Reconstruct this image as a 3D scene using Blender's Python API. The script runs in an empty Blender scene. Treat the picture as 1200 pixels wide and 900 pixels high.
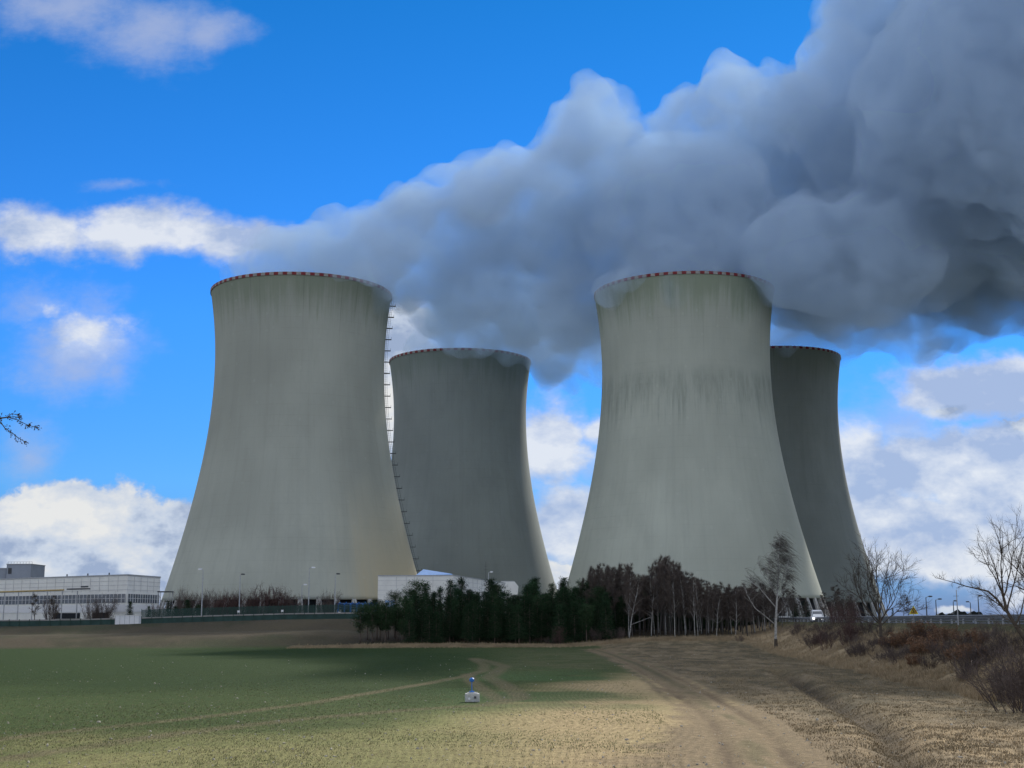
import bpy, math, random
import numpy as np
from mathutils import Matrix, Vector
random.seed(7); RNG = np.random.default_rng(7)
S = bpy.context.scene
COL = S.collection
PI = math.pi

# ------------------------------------------------------------------ camera
FPX, CZ, HZ, ROLL = 1570.0, 4.5, 727.0, 0.004
PITCH = math.atan((HZ-450)/FPX)
cd = bpy.data.cameras.new('camera'); cam = bpy.data.objects.new('camera', cd); COL.objects.link(cam)
cd.sensor_width = 36; cd.lens = 36*FPX/1200; cd.clip_start = .5; cd.clip_end = 20000
cam.matrix_world = Matrix.Translation((0,0,CZ)) @ Matrix.Rotation(PI/2+PITCH,4,'X') @ Matrix.Rotation(-ROLL,4,'Z')
S.camera = cam

def ray(px, py):                       # survey helper: direction (x/y, z/y) of a sight line
    u, v = (px-600)/FPX, (450-py)/FPX
    cr, sr = math.cos(-ROLL), math.sin(-ROLL)
    u, v = u*cr-v*sr, u*sr+v*cr
    c, s = math.cos(PITCH), math.sin(PITCH)
    y = c - v*s; z = s + v*c
    return u/y, z/y
def P(px, py, Y):
    a, b = ray(px, py); return (a*Y, Y, CZ+b*Y)

# ------------------------------------------------------------------ noise
def _hash(ix, iy, seed):
    h = (ix*374761393 + iy*668265263 + seed*1442695041) & 0xffffffff
    h = ((h ^ (h >> 13))*1274126177) & 0xffffffff
    return ((h ^ (h >> 16)) & 0xffff)/65535.0
def vnoise(x, y, seed=0):
    x = np.asarray(x, float); y = np.asarray(y, float)
    ix = np.floor(x).astype(np.int64); iy = np.floor(y).astype(np.int64)
    fx = x-ix; fy = y-iy; fx = fx*fx*(3-2*fx); fy = fy*fy*(3-2*fy)
    a = _hash(ix,iy,seed); b = _hash(ix+1,iy,seed); c = _hash(ix,iy+1,seed); d = _hash(ix+1,iy+1,seed)
    return (a*(1-fx)+b*fx)*(1-fy)+(c*(1-fx)+d*fx)*fy
def fbm(x, y, seed=0, o=4):
    s = 0; a = .5; t = 0
    for k in range(o):
        s = s+a*vnoise(x*2**k, y*2**k, seed+k); t += a; a *= .5
    return s/t
def ss(x, a, b):
    t = np.clip((np.asarray(x, float)-a)/(b-a), 0, 1); return t*t*(3-2*t)
def polydist(x, y, pts):
    d = np.full(np.shape(x), 1e9)
    for (ax, ay), (bx, by) in zip(pts[:-1], pts[1:]):
        vx, vy = bx-ax, by-ay
        t = np.clip(((x-ax)*vx+(y-ay)*vy)/(vx*vx+vy*vy), 0, 1)
        d = np.minimum(d, np.hypot(x-ax-t*vx, y-ay-t*vy))
    return d
def G0(px, py, z=0.):                  # ground spot seen at a pixel, for a flat ground at z
    a, b = ray(px, py); Y = (z-CZ)/b; return (a*Y, Y)

# ------------------------------------------------------------------ terrain
def xtop(Y): return 30+.078*np.clip(Y, -60, 400)
ROADZ = 4.05
DITCH = [(9.5,30),(11.8,41),(15.4,57),(20.4,97),(24,125)]
TRACK = [(5,20),(7.6,41),(10,62),(11.7,97),(12.9,138),(13.2,185),(12.5,215)]
# tyre tracks across the crop
def gp(l): return [G0(*p) for p in l]
TY = [gp([(-60,900),(0,890),(200,860),(350,842),(470,832),(567,826),(610,818),(606,812),(590,802),(573,794),(583,787),(591,781),(580,777),(555,771)]),
      gp([(-60,874),(60,858),(220,842),(360,824),(500,801),(548,792),(567,786),(568,779),(553,772)]),
      gp([(548,790),(552,798),(572,812),(585,820)])]
def height(x, y):
    x = np.asarray(x, float); y = np.asarray(y, float)
    z = 2.9*(1-ss(y, 0, 34))
    z = z + .12*(fbm(x/30, y/30, 3)-.5)*ss(y, 20, 60)
    # rise behind the field edge
    plant = 3.6 + 1.4*ss(x, -115, -35)
    e = 236 + 5*(fbm(x/25, y*0, 9, 2)-.5)*2
    up = .42*ss(y, e, e+22) + .10*ss(y, e+22, e+36) + .48*ss(y, e+36, e+66)
    up_r = .18*ss(y, e-60, e)*ss(x, 8, 25) + .3*ss(y, e-8, e+20) + .55*ss(y, e+40, 330)
    wr = ss(x, -36, -22)
    z = z + plant*np.where(y > 100, up*(1-wr) + np.clip(up_r, 0, 1)*wr, 0)
    z = np.where(y > 420, z + (5-z)*ss(y, 420, 520), z)
    # track ruts, ditch
    dt = polydist(x, y, TRACK)
    z = z - .10*np.exp(-((dt-.95)/.35)**2) - .05*np.exp(-(dt/2.2)**2)
    dd = polydist(x, y, DITCH)
    wob = .7+.6*fbm(x/2, y/2, 21, 2)
    z = z - .42*wob*np.exp(-(dd/.7)**2) + .07*np.exp(-((dd-1.5)/.6)**2)*wob
    # road embankment
    xt = xtop(y)
    w = 8.0+2.0*(fbm(x*0+3, y/14, 31, 3)-.5)*2
    t = np.clip((x-(xt-w))/w, 0, 1)
    prof = t**1.25*(1-.0*t)
    bank = ROADZ*np.where(t < 1, 1-(1-prof)**1.0, 1)
    rough = (fbm(x/2.2, y/2.2, 41, 4)-.5)*.9*np.clip(t*4, 0, 1)*np.clip((1-t)*2.2, 0, 1)
    on = ss(y, -70, -20)
    bk = np.where(t > 0, np.maximum(z*(1-t)+bank, 0)+rough, z)
    z = np.where(t > 0, z*(1-on)+bk*on, z)
    z = np.where(x > xt, ROADZ + (0.95)*ss(y, 330, 460), z)
    # small unevenness everywhere
    z = z + np.where(x < xt, (fbm(x/1.6, y/1.6, 51, 3)-.5)*.05*(1+2.5*ss(x, 14, 20)), 0)
    return z
def hz(x, y): return float(height(np.array([x]), np.array([y]))[0])

def link(o, parent=None):
    COL.objects.link(o)
    if parent is not None: o.parent = parent
    return o
def tag(o, label=None, cat=None, group=None, kind=None):
    if label: o['label'] = label
    if cat: o['category'] = cat
    if group: o['group'] = group
    if kind: o['kind'] = kind
    return o
def np_mesh(name, V, F, mats=(), mi=None, smooth=False):
    """V (n,3), F (m,k) of one polygon size, or list of lists"""
    me = bpy.data.meshes.new(name)
    V = np.asarray(V, np.float32)
    if isinstance(F, np.ndarray):
        m, k = F.shape; flat = F.ravel().astype(np.int32); ls = np.arange(m, dtype=np.int32)*k
    else:
        flat = np.array([i for f in F for i in f], np.int32)
        ks = np.array([len(f) for f in F], np.int32); m = len(F); ls = np.concatenate([[0], np.cumsum(ks)[:-1]]).astype(np.int32)
    me.vertices.add(len(V)); me.vertices.foreach_set('co', V.ravel())
    me.loops.add(len(flat)); me.loops.foreach_set('vertex_index', flat)
    me.polygons.add(m); me.polygons.foreach_set('loop_start', ls)
    for mt in mats: me.materials.append(mt)
    if mi is not None: me.polygons.foreach_set('material_index', np.asarray(mi, np.int32))
    me.update(calc_edges=True); me.validate()
    me.polygons.foreach_set('use_smooth', np.full(len(me.polygons), smooth))
    return me
def ob(name, me, parent=None, loc=None):
    o = bpy.data.objects.new(name, me); link(o, parent)
    if loc is not None: o.location = loc
    return o
def empty(name, loc=(0,0,0), rz=0):
    o = bpy.data.objects.new(name, None); link(o); o.location = loc; o.rotation_euler = (0,0,rz); o.empty_display_size = .3
    return o
class MB:
    def __init__(s): s.V = []; s.F = []; s.M = []
    def add(s, V, F, m=0):
        n = len(s.V); s.V += [tuple(v) for v in V]; s.F += [tuple(i+n for i in f) for f in F]; s.M += [m]*len(F)
    def box(s, c, d, rz=0, m=0):
        x, y, z = d[0]/2, d[1]/2, d[2]/2; cr, sr = math.cos(rz), math.sin(rz)
        V = []
        for (a, b, e) in [(-1,-1,-1),(1,-1,-1),(1,1,-1),(-1,1,-1),(-1,-1,1),(1,-1,1),(1,1,1),(-1,1,1)]:
            X, Yy = a*x, b*y
            V.append((c[0]+X*cr-Yy*sr, c[1]+X*sr+Yy*cr, c[2]+e*z))
        s.add(V, [(0,3,2,1),(4,5,6,7),(0,1,5,4),(1,2,6,5),(2,3,7,6),(3,0,4,7)], m)
    def bar(s, a, b, w, h=None, m=0):
        h = h or w; a = Vector(a); b = Vector(b); d = (b-a).normalized()
        up = Vector((0,0,1)) if abs(d.z) < .95 else Vector((1,0,0))
        sx = d.cross(up).normalized()*w/2; sy = sx.cross(d).normalized()*h/2
        V = [p+q for p in (a, b) for q in (-sx-sy, sx-sy, sx+sy, -sx+sy)]
        s.add(V, [(3,2,1,0),(4,5,6,7),(0,1,5,4),(1,2,6,5),(2,3,7,6),(3,0,4,7)], m)
    def tube(s, pts, rad, n=6, m=0, cap=True):
        base = len(s.V); k = len(pts); pts = [Vector(p) for p in pts]
        for i, p in enumerate(pts):
            d = (pts[min(i+1,k-1)]-pts[max(i-1,0)]).normalized()
            up = Vector((0,0,1)) if abs(d.z) < .9 else Vector((1,0,0))
            u = d.cross(up).normalized(); w = d.cross(u)
            r = rad[i] if isinstance(rad, (list, tuple)) else rad
            for j in range(n):
                a = 2*PI*j/n; s.V.append(tuple(p+u*math.cos(a)*r+w*math.sin(a)*r))
        for i in range(k-1):
            for j in range(n):
                a = base+i*n+j; b = base+i*n+(j+1)%n
                s.F.append((a, b, b+n, a+n)); s.M.append(m)
        if cap:
            s.F.append(tuple(base+j for j in range(n))[::-1]); s.M.append(m)
            s.F.append(tuple(base+(k-1)*n+j for j in range(n))); s.M.append(m)
    def prism(s, poly, a, b, m=0):     # polygon (2D in x,z) extruded from y=a to y=b
        n = len(poly); V = [(p[0], a, p[1]) for p in poly]+[(p[0], b, p[1]) for p in poly]
        F = [tuple(range(n)), tuple(range(2*n-1, n-1, -1))]+[(i, i+n, (i+1)%n+n, (i+1)%n) for i in range(n)]
        s.add(V, F, m)
    def mesh(s, name, mats, smooth=False):
        return np_mesh(name, s.V, s.F, mats if isinstance(mats, (list, tuple)) else [mats], s.M, smooth)
    def build(s, name, mats, parent=None, smooth=False, loc=None):
        return ob(name, s.mesh(name, mats, smooth), parent, loc)

# ------------------------------------------------------------------ materials
def N(nt, t, **k):
    n = nt.nodes.new(t)
    for a, b in k.items():
        if a == 'op': n.operation = b
        elif a == 'ins':
            for i, v in b.items(): n.inputs[i].default_value = v
        else: setattr(n, a, b)
    return n
def lk(nt, a, b): nt.links.new(a, b)
def new_mat(name):
    m = bpy.data.materials.new(name); m.use_nodes = True; nt = m.node_tree
    return m, nt, nt.nodes['Principled BSDF']
def mat(name, col, rough=.8, var=.25, scale=1.5, metal=0, bump=0, col2=None, spec=.3, objvar=0):
    m, nt, b = new_mat(name)
    tc = N(nt, 'ShaderNodeTexCoord'); nz = N(nt, 'ShaderNodeTexNoise', ins={'Scale': scale, 'Detail': 6, 'Roughness': .65})
    lk(nt, tc.outputs['Object'], nz.inputs['Vector'])
    mr = N(nt, 'ShaderNodeMapRange', ins={'From Min': .3, 'From Max': .7})
    lk(nt, nz.outputs['Fac'], mr.inputs['Value'])
    mx = N(nt, 'ShaderNodeMix', data_type='RGBA')
    c2 = col2 or tuple(c*(1-var) for c in col)
    mx.inputs[6].default_value = (*c2, 1); mx.inputs[7].default_value = (*[min(1, c*(1+var*.5)) for c in col], 1)
    lk(nt, mr.outputs[0], mx.inputs[0])
    out = mx.outputs[2]
    if objvar:
        oi = N(nt, 'ShaderNodeObjectInfo'); m2 = N(nt, 'ShaderNodeMapRange', ins={'To Min': 1-objvar, 'To Max': 1+objvar})
        lk(nt, oi.outputs['Random'], m2.inputs['Value'])
        sc = N(nt, 'ShaderNodeVectorMath', op='SCALE'); lk(nt, out, sc.inputs[0]); lk(nt, m2.outputs[0], sc.inputs['Scale']); out = sc.outputs[0]
    lk(nt, out, b.inputs['Base Color'])
    b.inputs['Roughness'].default_value = rough; b.inputs['Metallic'].default_value = metal
    b.inputs['Specular IOR Level'].default_value = spec
    if bump:
        bp = N(nt, 'ShaderNodeBump', ins={'Strength': bump, 'Distance': .05}); lk(nt, nz.outputs['Fac'], bp.inputs['Height']); lk(nt, bp.outputs[0], b.inputs['Normal'])
    return m
M = {}
M['white_panel'] = mat('white_panel', (.84,.83,.77), .5, .10, .3)
M['white_paint'] = mat('white_paint', (.8,.8,.8), .45, .08, 2)
M['grey_clad'] = mat('grey_clad', (.30,.33,.38), .5, .12, .2)
M['joint'] = mat('joint', (.62,.62,.60), .8)
M['glass'] = mat('dark_glass', (.12,.14,.17), .15, .5, .45, spec=.6)
M['blueglass'] = mat('blue_glass', (.30,.50,.85), .25, .15, .5, spec=.6)
M['yellow'] = mat('yellow_pipe', (.45,.33,.12), .5)
M['steel'] = mat('galvanised_steel', (.42,.43,.44), .45, .25, 3, metal=.35)
M['steel_dark'] = mat('dark_steel', (.07,.075,.08), .6)
M['green_mesh'] = mat('green_fence_panel', (.035,.075,.065), .7, .3, .6)
M['green_dark'] = mat('green_wire', (.03,.07,.05), .6)
M['dark'] = mat('shade_dark', (.022,.026,.032), .9, .4, .2)  # near black, paints the shade inside the towers and the hall's recess
M['leg'] = mat('leg_concrete', (.40,.40,.38), .85, .2, .4)
M['red'] = mat('red_marking', (.20,.022,.026), .6, .3, .3)
M['white_mark'] = mat('white_marking', (.32,.31,.29), .7, .3, .3)
M['blue'] = mat('blue_paint', (.03,.16,.50), .5, .2, 3)
M['bluepipe'] = mat('blue_pipe', (.05,.11,.22), .5, .5, .4)
M['conc'] = mat('pale_concrete', (.52,.52,.50), .85, .3, 5, bump=.3)
M['asphalt'] = mat('asphalt', (.055,.055,.06), .85, .3, .8)
M['rail'] = mat('weathered_rail', (.20,.21,.22), .55, .3, 2, metal=.2)
M['ladder'] = mat('ladder_steel', (.06,.065,.07), .6)
M['tyre'] = mat('tyre_rubber', (.02,.02,.02), .8)
M['van'] = mat('van_paint', (.78,.79,.80), .25, .04, 1, spec=.5)
M['sign_y'] = mat('sign_yellow', (.80,.78,.05), .4, .05, 2)
M['black'] = mat('black_paint', (.02,.02,.02), .6)
M['sred'] = mat('sign_red', (.35,.03,.03), .5)
M['bark_pine'] = mat('pine_bark', (.13,.10,.08), .9, .4, 6)
M['bark'] = mat('bare_bark', (.085,.068,.052), .9, .4, 4)
M['bark_warm'] = mat('warm_bark', (.15,.105,.07), .9, .4, 4)
M['needle'] = mat('pine_needles', (.030,.062,.026), .8, .5, 1.2, spec=.08, objvar=.35)
M['needle2'] = mat('spruce_needles', (.022,.050,.022), .8, .5, 1.2, spec=.08, objvar=.3)
M['twig_birch'] = mat('birch_twigs', (.10,.079,.066), .9, .4, 1, objvar=.25)
M['twig_hero'] = mat('birch_hanging_twigs', (.085,.072,.062), .9, .3, 1)
M['twig_red'] = mat('reddish_twigs', (.10,.058,.052), .9, .4, 1, objvar=.2)
M['twig_shrub'] = mat('shrub_twigs', (.11,.085,.075), .9, .4, 1, objvar=.2)
M['leaf_rust'] = mat('rust_leaves', (.21,.115,.065), .8, .5, 3, objvar=.15)
M['lampwhite'] = mat('lamp_head_white', (.75,.76,.78), .35)
M['bud'] = mat('dark_buds', (.06,.045,.035), .9)
def birch_bark():
    m, nt, b = new_mat('birch_bark')
    tc = N(nt, 'ShaderNodeTexCoord'); mp = N(nt, 'ShaderNodeMapping'); mp.inputs['Scale'].default_value = (3,3,7)
    nz = N(nt, 'ShaderNodeTexNoise', ins={'Scale': 1.0, 'Detail': 5, 'Roughness': .8}); lk(nt, tc.outputs['Object'], mp.inputs[0]); lk(nt, mp.outputs[0], nz.inputs['Vector'])
    cr = N(nt, 'ShaderNodeValToRGB'); cr.color_ramp.elements[0].position = .38; cr.color_ramp.elements[0].color = (.05,.045,.04,1)
    cr.color_ramp.elements[1].position = .5; cr.color_ramp.elements[1].color = (.42,.41,.38,1)
    lk(nt, nz.outputs['Fac'], cr.inputs[0]); lk(nt, cr.outputs[0], b.inputs['Base Color']); b.inputs['Roughness'].default_value = .8
    return m
M['birch_bark'] = birch_bark()
M['birch_grey'] = mat('grey_birch_bark', (.11,.10,.092), .85, .5, 2, objvar=.35)

# ------------------------------------------------------------------ terrain mesh
def build_ground():
    t = np.concatenate([np.linspace(-3,-.62,30)[:-1], np.linspace(-.62,-.34,50)[:-1], np.linspace(-.34,.42,760)[:-1], np.linspace(.42,.7,50)[:-1], np.linspace(.7,3,30)])
    k = np.linspace(4.5*FPX/40, 4.5*FPX/345, 300)
    ys = np.concatenate([np.linspace(-60,36,40), 4.5*FPX/k, np.linspace(350,700,50), np.geomspace(720,9000,36)])
    ys = np.unique(ys)
    Yg, Tg = np.meshgrid(ys, t, indexing='ij')
    Xg = Tg*(Yg+12.)                       # a fan of rows that widens with distance, from a point behind the viewer
    Xg = np.where(Yg < 0, Tg*(12+0*Yg)*1.0 + Tg*6, Xg)
    Xg = np.where(Yg < 0, Tg*60, np.where(Yg < 40, Tg*60*(1-Yg/40)+Xg*(Yg/40), Xg))
    x, y = Xg.ravel(), Yg.ravel()
    z = height(x, y)
    nr, nc = Yg.shape
    i = np.arange(nr-1)[:,None]*nc+np.arange(nc-1)[None]
    i = i.ravel()
    F = np.stack([i, i+1, i+nc+1, i+nc], 1)
    me = np_mesh('ground', np.stack([x,y,z],1), F, [ground_mat()], smooth=True)
    # ---- what grows or lies where (own colour, with plume shade painted into far parts)
    n1 = fbm(x/9, y/9, 61, 5); n2 = fbm(x/2.5, y/2.5, 67, 4); n3 = fbm(x/30, y/30, 71, 3)
    def mix(a, b, t): return a*(1-t[:,None])+np.array(b)[None]*t[:,None]
    c = np.tile(np.array([[.37,.285,.155]]), (len(x),1))          # stubble and soil
    olive = ss(y, 36, 52)*ss(-x+y*.02, -6, 6)
    c = mix(c, (.175,.185,.070), np.clip((ss(-x, -4, 5)*.9+n1*.6-.15), 0, 1)*.95)
    px = x/np.maximum(y, 1)
    green = ss(y+(n1-.5)*26+(n2-.5)*10-np.clip(x+6, 0, 60)*3.4+np.clip(-x-4, 0, 14)*1.2, 46, 78)
    c = mix(c, (.048,.075,.020), green)
    deep = ss(y+(n1-.5)*24, 68, 108)*ss(-px+(n2-.5)*.05, -.03, .08)
    c = mix(c, (.018,.040,.006), deep*.97)  # deep crop green, darkened further for the plume's shade
    patch = ss(n1, .42, .62)*ss(y, 65, 80)*(1-ss(y, 110, 150))*ss(x, -8, -1)*(1-ss(x, 6, 9))
    c = mix(c, (.06,.105,.035), patch*.8)
    mid = ss(y, 110, 135)*ss(x, -6, 4)*(1-ss(y, 200, 235))
    c = mix(c, (.095,.100,.044), mid*(.4+.6*ss(n2, .35, .6)))
    far = ss(y, 175, 225)*ss(px, -.1, .05)
    c = mix(c, (.05,.066,.028), far*.6)
    for q, T in enumerate(TY):
        d = polydist(x, y, T); wd = [.75,.6,.6][q]
        c = mix(c, (.145,.122,.070), np.exp(-(d/wd)**4)*(.45+.4*n2))
    # rough grass to the right of the dirt track
    dtr = polydist(x, y, TRACK)
    xc = np.interp(y, [q[1] for q in TRACK], [q[0] for q in TRACK])
    right = ss(x-xc, 1.2, 2.6)*(y < 420)
    c = mix(c, (.285,.215,.125), right)
    c = mix(c, (.100,.084,.050), right*ss(y+(n1-.5)*40, 48, 72)*(.65+.35*ss(n2, .35, .6)))  # grass beyond the near strip: plume shade painted into its colour
    c = mix(c, (.24,.19,.12), right*ss(fbm(x/1.5, y/5, 77, 4), .56, .68)*.7)
    # bare track
    c = mix(c, (.215,.165,.100), (1-ss(dtr+(n2-.5)*3.2+(n1-.5)*1.5, 1.3+1.6*(1-ss(y, 45, 75)), 2.3+2.4*(1-ss(y, 45, 75))))*.92)
    c = mix(c, (.10,.085,.055), np.exp(-((dtr-1.9)/.3)**2)*ss(y, 60, 90)*.6*ss(n2, .4, .55))
    c = mix(c, (.09,.08,.045), np.exp(-(dtr/.45)**2)*ss(y, 75, 110)*.8)
    c = mix(c, (.135,.100,.062), np.exp(-((dtr-1.0)/.28)**2)*(.35+.65*ss(fbm(x/1.1, y/6, 83, 3), .4, .6))*.8)
    c = mix(c, (.12,.11,.055), np.exp(-(dtr/.5)**2)*ss(fbm(x/.8, y/3, 87, 3), .45, .6)*.6)
    dd = polydist(x, y, DITCH)
    c = mix(c, (.060,.048,.034), np.exp(-(dd/.75)**2)*(.6+.4*n2)*(1-ss(y, 105, 125)))
    # bank
    xt = xtop(y); tb = (x-(xt-9))/9
    bank = ss(tb, -.08, .06)
    c = mix(c, (.33,.255,.155), bank)
    c = mix(c, (.10,.075,.050), bank*ss(n1+.35*ss(tb, .3, .9), .5, .85)*.9)
    c = mix(c, (.060,.066,.030), ss(tb, .72, .95)*(.5+.5*n2)*bank)
    c = mix(c, (.040,.042,.024), ss(tb, 1.05, 1.1))
    # left slope up to the plant
    berm = ss(y, 234, 240)*(1-ss(x, -30, -15))
    c = mix(c, (.044,.040,.024), berm)
    c = mix(c, (.036,.042,.019), berm*ss(n1, .35, .6)*.8)
    c = mix(c, (.070,.058,.038), ss(n3+n2*.3, .62, .8)*berm*.8)
    py_ = np.exp(-((y-268-2*(n3-.5))/2.6)**2)*(1-ss(x, -34, -22))
    c = mix(c, (.085,.075,.052), py_*.85)
    # pale straw along the wood's edge
    edge = np.exp(-((y-233-5*(n3-.5)+ss(x,10,22)*1.5)/3.2)**2)*ss(x, -40, -24)*(1-ss(x, 38, 44))
    c = mix(c, (.23,.185,.12), edge*(.35+.65*ss(n2, .4, .6)))
    c = mix(c, (.045,.036,.024), ss(y, 238, 244)*ss(x, -33, -25)*(1-ss(x, 36, 42))*(1-ss(y, 330, 345)))
    c = mix(c, (.07,.07,.045), ss(y, 325, 340))
    ca = me.color_attributes.new('soil', 'FLOAT_COLOR', 'POINT')
    ca.data.foreach_set('color', np.concatenate([np.clip(c, 0, 1), np.ones((len(c),1))], 1).astype(np.float32).ravel())
    tag(ob('ground', me), kind='structure')
def ground_mat():
    m, nt, b = new_mat('ground_soil_and_crop')
    at = N(nt, 'ShaderNodeAttribute', attribute_name='soil')
    tc = N(nt, 'ShaderNodeTexCoord')
    def noise(sc, det=5, ro=.65, vs=None):
        n = N(nt, 'ShaderNodeTexNoise', ins={'Scale': sc, 'Detail': det, 'Roughness': ro})
        if vs:
            mp = N(nt, 'ShaderNodeMapping'); mp.inputs['Scale'].default_value = vs; lk(nt, tc.outputs['Object'], mp.inputs[0]); lk(nt, mp.outputs[0], n.inputs['Vector'])
        else: lk(nt, tc.outputs['Object'], n.inputs['Vector'])
        return n
    a = noise(2.2, 8, .75); f = noise(12, 4, .7)
    r = N(nt, 'ShaderNodeMapRange', ins={'From Min': .32, 'From Max': .68, 'To Min': .68, 'To Max': 1.34}); lk(nt, a.outputs['Fac'], r.inputs['Value'])
    r2 = N(nt, 'ShaderNodeMapRange', ins={'From Min': .3, 'From Max': .72, 'To Min': .66, 'To Max': 1.40}); lk(nt, f.outputs['Fac'], r2.inputs['Value'])
    # drill rows of the young crop, gently curved
    wv = N(nt, 'ShaderNodeTexWave', wave_type='BANDS', bands_direction='X', ins={'Scale': .95, 'Distortion': 1.2, 'Detail': 3, 'Detail Scale': .12, 'Detail Roughness': .6})
    dn = noise(.035, 1, .3); sb = N(nt, 'ShaderNodeVectorMath', op='MULTIPLY_ADD'); 
    lk(nt, dn.outputs['Color'], sb.inputs[0]); sb.inputs[1].default_value = (14,0,0); lk(nt, tc.outputs['Object'], sb.inputs[2]); lk(nt, sb.outputs[0], wv.inputs['Vector'])
    wr = N(nt, 'ShaderNodeMapRange', ins={'To Min': .90, 'To Max': 1.08}); lk(nt, wv.outputs['Fac'], wr.inputs['Value'])
    sx = N(nt, 'ShaderNodeSeparateXYZ'); lk(nt, tc.outputs['Object'], sx.inputs[0])
    ms = N(nt, 'ShaderNodeMapRange', ins={'From Min': 6, 'From Max': 9, 'To Min': 1, 'To Max': 0}); lk(nt, sx.outputs['X'], ms.inputs['Value'])
    wm = N(nt, 'ShaderNodeMix', data_type='FLOAT'); wm.inputs[2].default_value = 1; lk(nt, ms.outputs[0], wm.inputs[0]); lk(nt, wr.outputs[0], wm.inputs[3])
    p1 = N(nt, 'ShaderNodeMath', op='MULTIPLY'); lk(nt, r.outputs[0], p1.inputs[0]); lk(nt, r2.outputs[0], p1.inputs[1])
    p2 = N(nt, 'ShaderNodeMath', op='MULTIPLY'); lk(nt, p1.outputs[0], p2.inputs[0]); lk(nt, wm.outputs[0], p2.inputs[1])
    sc = N(nt, 'ShaderNodeVectorMath', op='SCALE'); lk(nt, at.outputs['Color'], sc.inputs[0]); lk(nt, p2.outputs[0], sc.inputs['Scale'])
    # pale straw and flint specks
    vo = N(nt, 'ShaderNodeTexVoronoi', ins={'Scale': 1.1, 'Randomness': 1}); lk(nt, tc.outputs['Object'], vo.inputs['Vector'])
    sp = N(nt, 'ShaderNodeMapRange', ins={'From Min': .05, 'From Max': .085, 'To Min': .45, 'To Max': 0}); lk(nt, vo.outputs['Distance'], sp.inputs['Value'])
    mx = N(nt, 'ShaderNodeMix', data_type='RGBA'); lk(nt, sp.outputs[0], mx.inputs[0]); lk(nt, sc.outputs[0], mx.inputs[6]); mx.inputs[7].default_value = (.34,.31,.24,1)
    lk(nt, mx.outputs[2], b.inputs['Base Color']); b.inputs['Roughness'].default_value = .95; b.inputs['Specular IOR Level'].default_value = .1
    ad = N(nt, 'ShaderNodeMath', op='ADD'); lk(nt, a.outputs['Fac'], ad.inputs[0]); lk(nt, f.outputs['Fac'], ad.inputs[1])
    bp = N(nt, 'ShaderNodeBump', ins={'Strength': .8, 'Distance': .12}); lk(nt, ad.outputs[0], bp.inputs['Height']); lk(nt, bp.outputs[0], b.inputs['Normal'])
    return m
build_ground()

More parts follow.
